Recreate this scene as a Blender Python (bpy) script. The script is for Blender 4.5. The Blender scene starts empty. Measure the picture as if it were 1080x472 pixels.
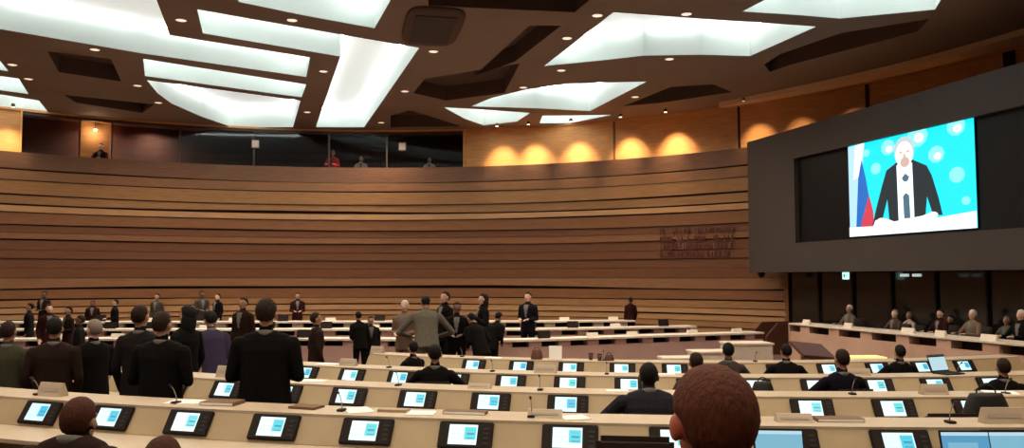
import bpy, bmesh, math, random
import numpy as np
from mathutils import Vector, Matrix, noise
from mathutils.geometry import tessellate_polygon
random.seed(7)
scn = bpy.context.scene
COL = scn.collection
EZ = 2.4                       # eye height above the well of the hall
F_ = 860.0; PITCH = math.atan(56/860)
SP, CP = math.sin(PITCH), math.cos(PITCH)

# ------------------------------------------------------------------ measuring helpers (eye at the origin)
def ray(px, py):
    a = (px-540)/F_; b = (236-py)/F_
    return Vector((a, CP-b*SP, SP+b*CP))
def at_d(px, py, d):
    r = ray(px, py); return r*(d/r.y)
def at_z(px, py, z):
    r = ray(px, py); return r*(z/r.z)
def on_plane(px, py, p0, n):
    r = ray(px, py); return r*(p0.dot(n)/r.dot(n))
WC = Vector((-5.5, 13.5, 0))     # centre of the round hall
def on_cyl(px, py, R):
    r = ray(px, py); a = r.x**2+r.y**2; b = -2*(r.x*WC.x+r.y*WC.y); c = WC.x**2+WC.y**2-R*R
    return r*((-b+math.sqrt(b*b-4*a*c))/(2*a))
def wang(p): return math.atan2(p.x-WC.x, p.y-WC.y)     # angle on the hall circle, 0 = straight ahead

# ------------------------------------------------------------------ materials
def mat(name, col, rough=.6, metal=0, var=.0, scale=8, emit=None, es=1, spec=.5, stretch=None, bump=0):
    m = bpy.data.materials.new(name); m.use_nodes = True
    nt = m.node_tree; b = nt.nodes['Principled BSDF']
    b.inputs['Base Color'].default_value = (*col, 1); b.inputs['Roughness'].default_value = rough
    b.inputs['Metallic'].default_value = metal; b.inputs['Specular IOR Level'].default_value = spec
    if var > 0 or bump > 0:
        tc = nt.nodes.new('ShaderNodeTexCoord'); mp = nt.nodes.new('ShaderNodeMapping')
        if stretch: mp.inputs['Scale'].default_value = stretch
        nz = nt.nodes.new('ShaderNodeTexNoise'); nz.inputs['Scale'].default_value = scale; nz.inputs['Detail'].default_value = 4
        nt.links.new(tc.outputs['Object'], mp.inputs['Vector']); nt.links.new(mp.outputs['Vector'], nz.inputs['Vector'])
        if var > 0:
            r = nt.nodes.new('ShaderNodeValToRGB')
            r.color_ramp.elements[0].position = .3; r.color_ramp.elements[1].position = .7
            r.color_ramp.elements[0].color = (*[c*(1-var) for c in col], 1); r.color_ramp.elements[1].color = (*[min(1, c*(1+var)) for c in col], 1)
            nt.links.new(nz.outputs['Fac'], r.inputs['Fac']); nt.links.new(r.outputs['Color'], b.inputs['Base Color'])
        if bump > 0:
            bp = nt.nodes.new('ShaderNodeBump'); bp.inputs['Strength'].default_value = bump; bp.inputs['Distance'].default_value = .01
            nt.links.new(nz.outputs['Fac'], bp.inputs['Height']); nt.links.new(bp.outputs['Normal'], b.inputs['Normal'])
    if emit:
        b.inputs['Emission Color'].default_value = (*emit, 1); b.inputs['Emission Strength'].default_value = es
    return m
M = {}
def wood(name, col, **k): M[name] = mat(name, col, rough=.6, spec=.25, var=.16, scale=3, stretch=(.6, .6, 9), **k)
wood('wood_dark', (.112, .040, .014)); wood('wood_mid', (.165, .068, .026)); wood('wood_tan', (.235, .115, .045))
wood('wood_light', (.32, .170, .076)); wood('wood_brown', (.185, .085, .037)); wood('wood_umber', (.145, .067, .036))
M['groove'] = mat('groove', (.02, .008, .004), rough=.9)
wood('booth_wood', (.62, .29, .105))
M['ceiling_paint'] = mat('ceiling_paint', (.235, .172, .135), rough=.75, var=.08, scale=.5)
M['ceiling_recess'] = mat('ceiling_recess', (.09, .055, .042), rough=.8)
M['trim_beige'] = mat('trim_beige', (.75, .50, .30), rough=.6, var=.05)
M['coffer_white'] = mat('coffer_white', (.56, .62, .60), rough=.7)
M['glow_cap'] = mat('glow_cap', (.85, .87, .86), emit=(.94, 1.0, .98), es=.42)  # coffer cap: slight glow put in on top of the cove strips' light
M['cove_lamp'] = mat('cove_lamp', (.9, .9, .9), emit=(.95, 1.0, .98), es=12)
M['cream'] = mat('cream', (.375, .285, .165), rough=.5, var=.07, scale=3)
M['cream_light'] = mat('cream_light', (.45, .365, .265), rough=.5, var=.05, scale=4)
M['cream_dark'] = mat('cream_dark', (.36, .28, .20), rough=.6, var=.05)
M['white_top'] = mat('white_top', (.72, .64, .55), rough=.4, var=.05)
M['rose_panel'] = mat('rose_panel', (.50, .32, .28), rough=.6, var=.07, scale=2)
M['rose_wood'] = mat('rose_wood', (.50, .32, .24), rough=.5, var=.08, scale=2)
M['carpet'] = mat('carpet', (.13, .075, .06), rough=.95, var=.2, scale=30)
M['black'] = mat('black', (.012, .011, .011), rough=.5, spec=.3)
M['bezel'] = mat('bezel', (.014, .009, .008), rough=.6, spec=.15)
M['dark_recess'] = mat('dark_recess', (.04, .018, .014), rough=.8)
M['panel_grey'] = mat('panel_grey', (.040, .029, .024), rough=.7, var=.06, scale=1)
M['screen_black'] = mat('screen_black', (.004, .004, .005), rough=.5, spec=.2)
M['glass_dark'] = mat('glass_dark', (.012, .011, .011), rough=.12, spec=.6)
M['glass_booth'] = mat('glass_booth', (.02, .012, .012), rough=.15)
def glass_mat():
    m = M['glass_booth']; nt = m.node_tree; nt.nodes.clear(); o = nt.nodes.new('ShaderNodeOutputMaterial'); t = nt.nodes.new('ShaderNodeBsdfTransparent'); t.inputs[0].default_value = (.72, .70, .70, 1)
    g = nt.nodes.new('ShaderNodeBsdfGlossy'); g.inputs['Roughness'].default_value = .03; mx = nt.nodes.new('ShaderNodeMixShader'); mx.inputs[0].default_value = .012
    nt.links.new(t.outputs[0], mx.inputs[1]); nt.links.new(g.outputs[0], mx.inputs[2]); nt.links.new(mx.outputs[0], o.inputs[0])
glass_mat()
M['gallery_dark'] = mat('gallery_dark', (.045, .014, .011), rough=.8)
M['mullion'] = mat('mullion', (.05, .028, .02), rough=.5)
M['paper'] = mat('paper', (.82, .80, .78), rough=.8)
M['grey_card'] = mat('grey_card', (.38, .31, .25), rough=.8)
M['shadowed_book'] = mat('shadowed_book', (.15, .08, .04), rough=.7)  # brown puts the shadow around the ledge books into the folder colour
M['metal'] = mat('metal', (.35, .33, .31), rough=.35, metal=.8)
M['seat_leather'] = mat('seat_leather', (.028, .017, .014), rough=.5)
M['brown_leather'] = mat('brown_leather', (.09, .03, .018), rough=.5)
M['down_lamp'] = mat('down_lamp', (.9, .8, .7), emit=(1, .80, .62), es=1.0)
M['spot_lamp'] = mat('spot_lamp', (.9, .8, .6), emit=(1, .78, .45), es=6)
M['exit_green'] = mat('exit_green', (.6, .9, .8), emit=(.45, 1, .82), es=1.3)
M['sign_mark'] = mat('sign_mark', (.02, .3, .15), rough=.5)
M['cool_lamp'] = mat('cool_lamp', (.7, .8, .8), emit=(.55, .75, .75), es=.55)
M['dim_sign'] = mat('dim_sign', (.45, .33, .25), emit=(.8, .6, .5), es=.12)
M['letters'] = mat('letters', (.10, .022, .016), rough=.5)
M['letters_pale'] = mat('letters_pale', (.20, .07, .055), rough=.5)
def screen_mat():
    m = bpy.data.materials.new('monitor_picture'); m.use_nodes = True; nt = m.node_tree; b = nt.nodes['Principled BSDF']
    L = nt.links.new; N = nt.nodes.new
    uv = N('ShaderNodeUVMap'); sx = N('ShaderNodeSeparateXYZ'); L(uv.outputs[0], sx.inputs[0])
    def cmp(o, v, op='GREATER_THAN'):
        n = N('ShaderNodeMath'); n.operation = op; L(o, n.inputs[0]); n.inputs[1].default_value = v; return n.outputs[0]
    def mul(a, c):
        n = N('ShaderNodeMath'); n.operation = 'MULTIPLY'; L(a, n.inputs[0]); L(c, n.inputs[1]); return n.outputs[0]
    u, v = sx.outputs[0], sx.outputs[1]
    right = mul(mul(cmp(u, .55), cmp(u, .96, 'LESS_THAN')), mul(cmp(v, .25), cmp(v, .88, 'LESS_THAN')))
    wv = N('ShaderNodeMath'); wv.operation = 'MULTIPLY'; L(v, wv.inputs[0]); wv.inputs[1].default_value = 26
    sn = N('ShaderNodeMath'); sn.operation = 'SINE'; L(wv.outputs[0], sn.inputs[0])
    lines = mul(mul(cmp(sn.outputs[0], .35), mul(cmp(u, .64), cmp(u, .90, 'LESS_THAN'))), mul(cmp(v, .3), cmp(v, .75, 'LESS_THAN')))
    lt = mul(mul(cmp(sn.outputs[0], .8), mul(cmp(u, .08), cmp(u, .48, 'LESS_THAN'))), mul(cmp(v, .15), cmp(v, .8, 'LESS_THAN')))
    info = N('ShaderNodeObjectInfo')
    def mix(f, a, c):
        n = N('ShaderNodeMix'); n.data_type = 'RGBA'; L(f, n.inputs[0])
        if isinstance(a, tuple): n.inputs[6].default_value = (*a, 1)
        else: L(a, n.inputs[6])
        if isinstance(c, tuple): n.inputs[7].default_value = (*c, 1)
        else: L(c, n.inputs[7])
        return n.outputs[2]
    blue = mix(info.outputs['Random'], (.10, .66, .66), (.03, .42, .70))
    white = mix(info.outputs['Random'], (.80, .97, .95), (.62, .92, .98))
    c = mix(lt, white, (.60, .85, .88)); c = mix(right, c, blue); c = mix(lines, c, (.05, .25, .34))
    L(c, b.inputs['Emission Color']); b.inputs['Emission Strength'].default_value = 1.25
    b.inputs['Base Color'].default_value = (.02, .02, .02, 1); b.inputs['Roughness'].default_value = .3
    return m
M['monitor_picture'] = screen_mat()

# ------------------------------------------------------------------ mesh helper
class MB:
    def __init__(s): s.v = []; s.f = []; s.m = []; s.sm = []
    def add(s, vs, fs, mi=0, smooth=False):
        o = len(s.v); s.v += [tuple(v) for v in vs]
        for f in fs: s.f.append([i+o for i in f]); s.m.append(mi); s.sm.append(smooth)
    def box(s, c, size, rot=None, mi=0, bev=0):
        c = Vector(c); hx, hy, hz = size[0]/2, size[1]/2, size[2]/2
        if bev > 0:
            bm = bmesh.new(); bmesh.ops.create_cube(bm, size=1)
            for v in bm.verts: v.co = Vector((v.co.x*size[0], v.co.y*size[1], v.co.z*size[2]))
            bmesh.ops.bevel(bm, geom=bm.edges[:], offset=bev, segments=2, affect='EDGES')
            bm.verts.index_update()
            P = [v.co.copy() for v in bm.verts]; FF = [[v.index for v in f.verts] for f in bm.faces]; bm.free()
        else:
            P = [Vector((x*hx, y*hy, z*hz)) for z in (-1, 1) for y in (-1, 1) for x in (-1, 1)]
            FF = [(0, 2, 3, 1), (4, 5, 7, 6), (0, 1, 5, 4), (2, 6, 7, 3), (0, 4, 6, 2), (1, 3, 7, 5)]
        if rot is not None: P = [rot @ p for p in P]
        s.add([p+c for p in P], FF, mi)
    def prism(s, poly, a, b, fn, mi=0, smooth=False):
        # poly 2-D extruded from a to b; fn(x, y, t) -> point
        n = len(poly); s.add([fn(x, y, a) for x, y in poly]+[fn(x, y, b) for x, y in poly],
            [list(range(n))[::-1], list(range(n, 2*n))]+[(i, (i+1) % n, n+(i+1) % n, n+i) for i in range(n)], mi, smooth)
    def tube(s, pts, rs, n=10, mi=0, ecc=1, up=None):
        pts = [Vector(p) for p in pts]; rings = []
        for i, p in enumerate(pts):
            t = (pts[min(i+1, len(pts)-1)]-pts[max(i-1, 0)]).normalized()
            a = (up or Vector((1, 0, 0))); a = a-t*a.dot(t)
            if a.length < .1: a = Vector((0, 1, 0)); a = a-t*a.dot(t)
            a.normalize(); b = t.cross(a); r = rs[i] if isinstance(rs, (list, tuple)) else rs
            rings.append([p+a*math.cos(2*math.pi*k/n)*r+b*math.sin(2*math.pi*k/n)*r*ecc for k in range(n)])
        s.rings(rings, mi)
    def rings(s, rings, mi=0):
        n = len(rings[0]); vs = [v for r in rings for v in r]; fs = []
        for i in range(len(rings)-1):
            for k in range(n): fs.append((i*n+k, i*n+(k+1) % n, (i+1)*n+(k+1) % n, (i+1)*n+k))
        fs.append(list(range(n))[::-1]); fs.append([(len(rings)-1)*n+k for k in range(n)])
        s.add(vs, fs, mi, True)
    def ball(s, c, r, n=14, mi=0, fn=None, rot=None):
        c = Vector(c); vs = []; fs = []; h = n//2+1
        for i in range(1, h):
            ph = math.pi*i/h
            for k in range(n):
                d = Vector((math.sin(ph)*math.cos(2*math.pi*k/n), math.sin(ph)*math.sin(2*math.pi*k/n), math.cos(ph)))
                q = fn(d) if fn else 1; p = Vector((d.x*r[0]*q, d.y*r[1]*q, d.z*r[2]*q)); vs.append((rot@p if rot else p)+c)
        for d in (Vector((0, 0, 1)), Vector((0, 0, -1))):
            q = fn(d) if fn else 1; p = Vector((0, 0, d.z*r[2]*q)); vs.append((rot@p if rot else p)+c)
        for i in range(h-2):
            for k in range(n): fs.append((i*n+k, (i+1)*n+k, (i+1)*n+(k+1) % n, i*n+(k+1) % n))
        t = len(vs)-2; l = (h-2)*n
        for k in range(n): fs.append((t, k, (k+1) % n)); fs.append((t+1, l+(k+1) % n, l+k))
        s.add(vs, fs, mi, True)
    def mesh(s, name, mats):
        me = bpy.data.meshes.new(name); me.from_pydata(s.v, [], s.f)
        for m in mats: me.materials.append(M[m] if isinstance(m, str) else m)
        me.polygons.foreach_set('material_index', s.m); me.polygons.foreach_set('use_smooth', s.sm)
        bm = bmesh.new(); bm.from_mesh(me); bmesh.ops.recalc_face_normals(bm, faces=bm.faces[:]); bm.to_mesh(me); bm.free()
        return me
    def build(s, name, mats, parent=None):
        if isinstance(mats, str): mats = [mats]
        o = bpy.data.objects.new(name, s.mesh(name, mats)); COL.objects.link(o)
        if parent: o.parent = parent
        return o
def tag(o, label=None, cat=None, group=None, kind=None):
    if label: o['label'] = label
    if cat: o['category'] = cat
    if group: o['group'] = group
    if kind: o['kind'] = kind
    return o
def empty(name, loc=(0, 0, 0), rz=0, label=None, cat=None, group=None):
    o = bpy.data.objects.new(name, None); COL.objects.link(o); o.location = loc; o.rotation_euler = (0, 0, rz); o.empty_display_size = .1
    return tag(o, label, cat, group)
def copy_tree(o, parent=None):
    c = o.copy(); COL.objects.link(c)
    if parent: c.parent = parent
    for ch in list(o.children): copy_tree(ch, c)
    return c
def Rz(a): return Matrix.Rotation(a, 3, 'Z')
def ordn(i):
    return ['first', 'second', 'third', 'fourth', 'fifth', 'sixth', 'seventh', 'eighth', 'ninth', 'tenth', 'eleventh', 'twelfth', 'thirteenth', 'fourteenth', 'fifteenth', 'sixteenth', 'seventeenth', 'eighteenth', 'nineteenth', 'twentieth'][i]

# ------------------------------------------------------------------ near rows of desks
ROW = {1: dict(R=21.6, c=(3.4, 27.4), z=-1.16, s0=-7.62, ds=.772, n=14, a=-10.2, b=4.6),
       2: dict(R=18.05, c=(3.6, 26.0), z=-1.26, s0=-7.77, ds=.785, n=14, a=-8.9, b=4.9),
       3: dict(R=15.6, c=(3.6, 26.0), z=-1.37, s0=-6.77, ds=.78, n=14, a=-7.35, b=4.9),
       4: dict(R=13.05, c=(3.6, 26.0), z=-1.45, s0=-4.31, ds=.82, n=11, a=-6.4, b=5.2)}
DESK_H = .87
FL = {k: r['z']-DESK_H for k, r in ROW.items()}
WELL = -2.36
def arcpt(k, s, q, z=0):
    r = ROW[k]; t = s/r['R']; R = r['R']-q
    return Vector((r['c'][0]+R*math.sin(t), r['c'][1]-R*math.cos(t), z))
def arc_part(k, poly, name, m, parent, n=44, bevel=False):
    r = ROW[k]; mb = MB(); rings = []
    for i in range(n+1):
        s = r['a']+(r['b']-r['a'])*i/n; rings.append([arcpt(k, s, q, r['z']+z) for q, z in poly])
    mb.rings(rings); mb.sm = [False]*len(mb.sm)
    return mb.build(name, m, parent)
nm = {1: 'nearest the camera', 2: 'second from the camera', 3: 'third from the camera', 4: 'fourth from the camera, bordering the open well'}
for k in ROW:
    e = empty('conference_desk', arcpt(k, 0, 0, FL[k]), 0, 'long curved cream desk row, '+nm[k], 'desk', 'near desk rows')
    base = e.location.copy()
    def ap(poly, name, m):
        o = arc_part(k, poly, name, m, e); o.data.transform(Matrix.Translation(-base)); return o
    ap([(-.52, -.15), (-.52, -.118), (-.062, -.118), (-.062, -.15)], 'worktop', 'cream_light')
    ap([(-.062, -.15), (-.062, -.112), (.062, .088), (.10, .03), (.0, -.15)], 'console', 'cream')
    ap([(.055, .062), (.055, .10), (.46, .10), (.46, .062)], 'ledge', 'cream_light')
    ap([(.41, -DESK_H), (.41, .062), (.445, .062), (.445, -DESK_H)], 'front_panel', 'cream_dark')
    for s, nme in ((ROW[k]['a'], 'end_panel'), (ROW[k]['b'], 'end_panel')):
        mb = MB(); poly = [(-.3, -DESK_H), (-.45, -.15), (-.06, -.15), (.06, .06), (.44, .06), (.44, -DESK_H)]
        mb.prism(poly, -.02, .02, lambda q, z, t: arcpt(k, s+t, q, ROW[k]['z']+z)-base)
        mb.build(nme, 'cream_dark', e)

# monitor sunk in the console: origin at console centre, x = along the row, y = away, tilted
TILT = math.atan2(.20, .124)
def monitor_proto():
    e = empty('desk_monitor')
    R = Matrix.Rotation(TILT, 3, 'X')
    b = MB(); b.box(R@Vector((0, 0, .012)), (.41, .205, .03), R, bev=.008); b.build('bezel', 'bezel', e)
    sw, sh = .215, .152; cx = -.018
    me = bpy.data.meshes.new('screen'); P = [R@Vector((cx+x*sw/2, y*sh/2, .0285)) for x, y in ((-1, -1), (1, -1), (1, 1), (-1, 1))]
    me.from_pydata([tuple(p) for p in P], [], [(0, 1, 2, 3)]); me.materials.append(M['monitor_picture'])
    uv = me.uv_layers.new(name='UVMap')
    for i, c in enumerate(((0, 0), (1, 0), (1, 1), (0, 1))): uv.data[i].uv = c
    s = bpy.data.objects.new('screen', me); COL.objects.link(s); s.parent = e
    c = MB()
    for i in range(4): c.box(R@Vector((.155, -.06+i*.036, .028)), (.04, .018, .005), R)
    c.build('button_strip', 'black', e)
    return e
def mic_proto():
    e = empty('desk_microphone')
    b = MB(); b.box((0, 0, .012), (.07, .10, .024), bev=.005); b.build('base', 'black', e)
    n = MB(); n.tube([(0, .01, .02), (0, .0, .08), (0, -.04, .15), (0, -.08, .19)], .005, 6); n.build('gooseneck', 'metal', e)
    h = MB(); h.tube([(0, -.075, .186), (0, -.11, .205)], [.011, .012], 8); h.build('microphone_head', 'black', e)
    return e
mon = monitor_proto(); mic = mic_proto(); used_mon = used_mic = False
rowname = {1: 'nearest desk row', 2: 'second desk row', 3: 'third desk row', 4: 'fourth desk row'}
DARK = {(3, 1), (3, 9)}
for k, r in ROW.items():
    for i in range(r['n']):
        s = r['s0']+i*r['ds']
        if s > r['b']-.2: continue
        o = mon if not used_mon else copy_tree(mon); used_mon = True
        p = arcpt(k, s, .0, r['z']-.012)
        o.location = p; o.rotation_euler = (0, 0, s/r['R'])
        st = 'black desk monitor with lit page, '
        tag(o, st+ordn(i)+' from the left in the '+rowname[k], 'monitor', 'monitors in the '+rowname[k])
        if i % 2 == 0 and k < 4 or (k == 4 and i % 3 == 0):
            m_ = mic if not used_mic else copy_tree(mic); used_mic = True
            m_.location = arcpt(k, s-.31, .22, r['z']+.1); m_.rotation_euler = (0, 0, s/r['R'])
            m_.scale = (.8, .8, .8)
            tag(m_, 'black gooseneck microphone left of the '+ordn(i)+' monitor, '+rowname[k], 'microphone', 'microphones on the '+rowname[k])

# name plates, papers and books on the ledges: (row, s, kind)
def on_ledge(k, s, q): return arcpt(k, s, q, ROW[k]['z']+(.1 if q > 0 else -.118))
def at_px(k, px, q=.3):
    r = ROW[k]; best = min(((abs(540+F_*p.x/(p.y*CP+(r['z']+.1)*SP)-px), s) for s in [r['a']+(r['b']-r['a'])*i/600 for i in range(601)] for p in [arcpt(k, s, q)]))
    return best[1]
def nameplate(k, px, w, h, label, mt='cream_light'):
    s = at_px(k, px, .24); e = empty('nameplate', on_ledge(k, s, .24), s/ROW[k]['R'], label, 'nameplate', 'country nameplates on the desk ledges')
    b = MB(); b.prism([(-.055, 0), (.055, 0), (.01, h), (-.01, h)], -w/2, w/2, lambda y, z, t: Vector((t, y, z))); b.build('card_holder', mt, e)
    c = MB(); sl = math.atan2(.045, h); Rr = Matrix.Rotation(-sl, 3, 'X')
    c.box((0, -.036, h*.5), (w*.8, .003, h*.30), Rr); c.build('card', 'grey_card', e)
nameplate(1, 56, .27, .115, 'large cream nameplate near the left end of the nearest desk row')
nameplate(1, 574, .26, .06, 'brownish nameplate lying low on nearest row ledge, left of the grey-jacketed man')
nameplate(1, 838, .26, .06, 'pale brown nameplate on nearest row ledge just right of the foreground head')
nameplate(1, 1058, .30, .11, 'cream nameplate at the right end of the nearest row ledge above the laptop')
nameplate(2, 240, .26, .13, 'cream nameplate on second row ledge, left of the tall man in black suit')
nameplate(2, 505, .24, .05, 'low cream nameplate on second row ledge above the gap between monitors')
nameplate(2, 985, .26, .10, 'cream nameplate on second row ledge near the right edge')
nameplate(3, 368, .26, .10, 'cream nameplate on third row ledge right of its second monitor')
nameplate(3, 576, .30, .10, 'cream nameplate on third row ledge near the upright white paper')
nameplate(3, 905, .3, .09, 'cream nameplate on third row ledge beside the navy-suited man')
nameplate(4, 398, .26, .12, 'cream nameplate at the left end of the fourth desk row')
def sheet(k, px, q, w, d, rot, label, m='paper', t=.006, name='paper_sheet', cat='paper'):
    s = at_px(k, px, q); b = MB(); b.box((0, 0, t/2), (w, d, t))
    if t > .02:
        b.box((0, -.004, t/2), (w*.97, d*.99, t*.7), mi=1)
    o = b.build(name, [m, 'paper'] if t > .02 else m); o.location = on_ledge(k, s, q); o.rotation_euler = (0, 0, s/ROW[k]['R']+rot); tag(o, label, cat)
sheet(1, 235, .3, .30, .2, .1, 'closed shadow-brown folder on nearest row ledge left of the tall standing man', 'shadowed_book', .03, 'folder', 'folder')
sheet(1, 322, .3, .24, .16, -.1, 'thin shadow-brown folder on nearest row ledge at the right of the tall standing man', 'shadowed_book', .02, 'folder', 'folder')
sheet(1, 378, .28, .2, .28, .6, 'crumpled white sheet on nearest row ledge above the fifth monitor')
sheet(1, 415, .3, .24, .1, .0, 'thin yellowish booklet on nearest row ledge beside the white sheet', 'cream', .02, 'booklet', 'booklet')
sheet(1, 446, .25, .22, .2, .1, 'white paper with black pen on nearest row ledge below second row monitor')
sheet(1, 490, .3, .34, .1, 0, 'long shadow-brown folder on nearest row ledge, middle of the row', 'shadowed_book', .025, 'folder', 'folder')
sheet(1, 604, .24, .2, .2, .4, 'pale paper on nearest row ledge beside the brownish nameplate')
sheet(1, 885, .3, .34, .14, 0, 'long shadow-brown folder on nearest row ledge right of the foreground head', 'shadowed_book', .025, 'folder', 'folder')
sheet(1, 196, .3, .3, .22, .2, 'white paper on nearest row ledge left of the folder')
sheet(2, 330, .3, .3, .2, .2, 'white paper on second row ledge right of the tall standing man')
sheet(2, 650, .3, .22, .16, .1, 'white paper on second row ledge left of the grey-jacketed man')
sheet(2, 1055, .3, .3, .25, -.4, 'white paper on second row ledge at far right')
sheet(3, 345, .3, .3, .2, .2, 'white paper on third row ledge by its leftmost monitors')
sheet(3, 700, .3, .3, .14, .0, 'white paper on third row ledge right of the grey-jacketed man')
sheet(4, 520, .25, .3, .14, .0, 'white paper on fourth row ledge above its second monitor')
# upright white paper / document on the fourth row
s = at_px(4, 586, .2); b = MB(); b.box((0, 0, .115), (.21, .004, .23), Matrix.Rotation(-.25, 3, 'X')); b.box((.03, .05, .1), (.02, .12, .004), Matrix.Rotation(1.0, 3, 'X'), mi=1)
o = b.build('paper_stand', ['paper', 'black']); o.location = on_ledge(4, s, .2); o.rotation_euler = (0, 0, .1-.2); tag(o, 'bright white sheet standing upright on the fourth desk row ledge', 'paper')
# dark bits on the fourth row
def small_bag(k, px, q, size, label, m='brown_leather', name='handbag', cat='bag'):
    s = at_px(k, px, q); e = empty(name, on_ledge(k, s, q), s/ROW[k]['R'], label, cat)
    b = MB(); w, d, h = size
    b.rings([[Vector((math.cos(a)*w/2*(1-.35*t*t)*(1 if abs(math.cos(a)) < .9 else 1), math.sin(a)*d/2*(1-.5*t*t), h*t)) for a in [2*math.pi*i/16 for i in range(16)]] for t in (0, .15, .4, .7, .9, 1)])
    b.build('bag_body', m, e)
    h_ = MB(); h_.tube([(w*.2*math.cos(a), 0, h*.95+w*.2*math.sin(a)) for a in [math.pi*i/8 for i in range(9)]], .008, 6); h_.build('handle', m, e)
small_bag(4, 566, .25, (.2, .15, .16), 'dark handbag on the fourth row ledge, left of the upright white sheet')
small_bag(4, 643, .25, (.16, .12, .10), 'small dark reddish bag on fourth row ledge right of two cups')
def cup(k, px, q, label):
    s = at_px(k, px, q); e = empty('paper_cup', on_ledge(k, s, q), 0, label, 'cup')
    b = MB(); b.tube([(0, 0, 0), (0, 0, .1)], [.03, .04], 14); b.build('cup_body', 'brown_leather', e)
    b = MB(); b.tube([(0, 0, .1), (0, 0, .112)], [.042, .04], 14); b.build('lid', 'black', e)
cup(4, 623, .3, 'dark paper cup on the fourth desk row ledge, left one of two')
cup(4, 632, .2, 'dark paper cup on the fourth desk row ledge, right one of two')

# laptops standing open on desks
def laptop(loc, rz, label, pic, lid=100):
    e = empty('laptop', loc, rz, label, 'laptop')
    b = MB(); b.box((0, 0, .009), (.34, .23, .018), bev=.004); b.build('keyboard_base', 'black', e)
    kb = MB()
    for i in range(10):
        for j in range(4): kb.box((-.135+i*.03, .055-j*.028, .0195), (.024, .022, .003))
    kb.build('keyboard', 'bezel', e)
    R = Matrix.Rotation(math.radians(lid-90)*-1, 3, 'X'); H = Vector((0, .115, .018))
    l = MB(); l.box(H+R@Vector((0, 0, .115)), (.34, .01, .23), R, bev=.004); lo = l.build('lid', 'black', e)
    s = MB(); s.box(H+R@Vector((0, -.006, .118)), (.315, .002, .20), R); s.box(H+R@Vector((0, -.0075, .206)), (.315, .001, .022), R, mi=1)
    s.box(H+R@Vector((-.02, -.0075, .10)), (.20, .001, .10), R, mi=2)
    s.build('screen', pic, lo)
M['lap_blue'] = mat('lap_blue', (.02, .02, .02), emit=(.10, .36, .60), es=.9); M['lap_pale'] = mat('lap_pale', (.02, .02, .02), emit=(.55, .8, .88), es=.9)
M['lap_cyan'] = mat('lap_cyan', (.02, .02, .02), emit=(.22, .52, .68), es=.9)
for px, lb, pic, dz in ((828, 'open black laptop with pale blue screen at lower edge, right of the foreground head', ['lap_cyan', 'lap_pale', 'lap_cyan'], 0),
                    (1035, 'open black laptop with deep blue screen at the lower right corner', ['lap_blue', 'lap_pale', 'lap_cyan'], .01),
                    (1086, 'open black laptop with turquoise screen cut by the right edge of the picture', ['lap_cyan', 'lap_pale', 'lap_cyan'], 0)):
    s = at_px(1, px, -.4); p = arcpt(1, s, -.36, ROW[1]['z']-.118); laptop(p, s/21.6, lb, pic, 105)
s = at_px(3, 1003, .25); laptop(on_ledge(3, s, .3), s/15.6+.3, 'small open laptop with grey screen on third row ledge at right', ['lap_pale', 'bezel', 'lap_pale'], 110)
s = at_px(2, 1037, .25)

# ------------------------------------------------------------------ floor terraces
mb = MB()
def ring_slab(c, r0, r1, z0, z1, t0, t1, n=40, mi=0):
    poly = [(r0, z0), (r0, z1), (r1, z1), (r1, z0)]
    rr = []
    for i in range(n+1):
        t = t0+(t1-t0)*i/n; rr.append([Vector((c[0]+r*math.sin(t), c[1]-r*math.cos(t), z)) for r, z in poly])
    mb.rings(rr, mi)
n = 64
mb.add([(WC.x+20.9*math.cos(2*math.pi*i/n), WC.y+20.9*math.sin(2*math.pi*i/n), z) for z in (WELL-.2, WELL) for i in range(n)],
       [list(range(n))[::-1], list(range(n, 2*n))]+[(i, (i+1) % n, n+(i+1) % n, n+i) for i in range(n)])
rb = {1: 20.9, 2: 17.5, 3: 15.1, 4: 12.55}
def clip_slab(r0, z1):
    # ring around (3.6,26) trimmed by the hall circle
    c = (3.6, 26.0); rr = []
    for i in range(61):
        t = -1.15+1.75*i/60; st, ct = math.sin(t), math.cos(t)
        dx, dy = c[0]-WC.x, c[1]-WC.y
        # distance along the direction to hall circle R 20.2
        b_ = dx*st-dy*ct; cc = dx*dx+dy*dy-20.2**2; r1 = -b_+math.sqrt(b_*b_-cc)
        rr.append([Vector((c[0]+r*st, c[1]-r*ct, z)) for r, z in ((r0, WELL-.1), (r0, z1), (max(r1, r0+.1), z1), (max(r1, r0+.1), WELL-.1))])
    mb.rings(rr)
for k in (4, 3, 2, 1): clip_slab(rb[k], FL[k])
clip_slab(23.4, -1.9)
mb.sm = [False]*len(mb.sm)
BASE_FLOOR = mb

# far desk lines (front edge of the worktop)
def line(px_list, z): return [at_z(x, y, z) for x, y in px_list]
LC = line([(-40, 358), (35, 357), (250, 356.5), (420, 357), (520, 359.5), (575, 357.5), (660, 354.5), (740, 352), (806, 350)], -1.55)
LB = line([(-40, 347.5), (35, 347), (250, 347), (420, 346.5), (560, 347), (640, 345.5), (735, 343.5)], -1.5)
LA = line([(-30, 339.5), (120, 339), (250, 339), (420, 338.5), (560, 338.5), (670, 337.5)], -1.4)
FB, FA = -2.25, -2.15
def smooth(L, n=40):
    out = []; ds = [0]
    for a, b in zip(L, L[1:]): ds.append(ds[-1]+(b-a).length)
    for i in range(n+1):
        s = ds[-1]*i/n; x = y = w = 0
        j = next((q for q in range(len(L)-1) if ds[q+1] >= s-1e-6), len(L)-2); f = (s-ds[j])/(ds[j+1]-ds[j]); out.append(L[j].lerp(L[j+1], f))
    for _ in range(8): out = [out[0]]+[(out[i-1]+out[i]*2+out[i+1])/4 for i in range(1, n)]+[out[-1]]
    return out
LC, LB, LA = smooth(LC), smooth(LB), smooth(LA)
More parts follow.
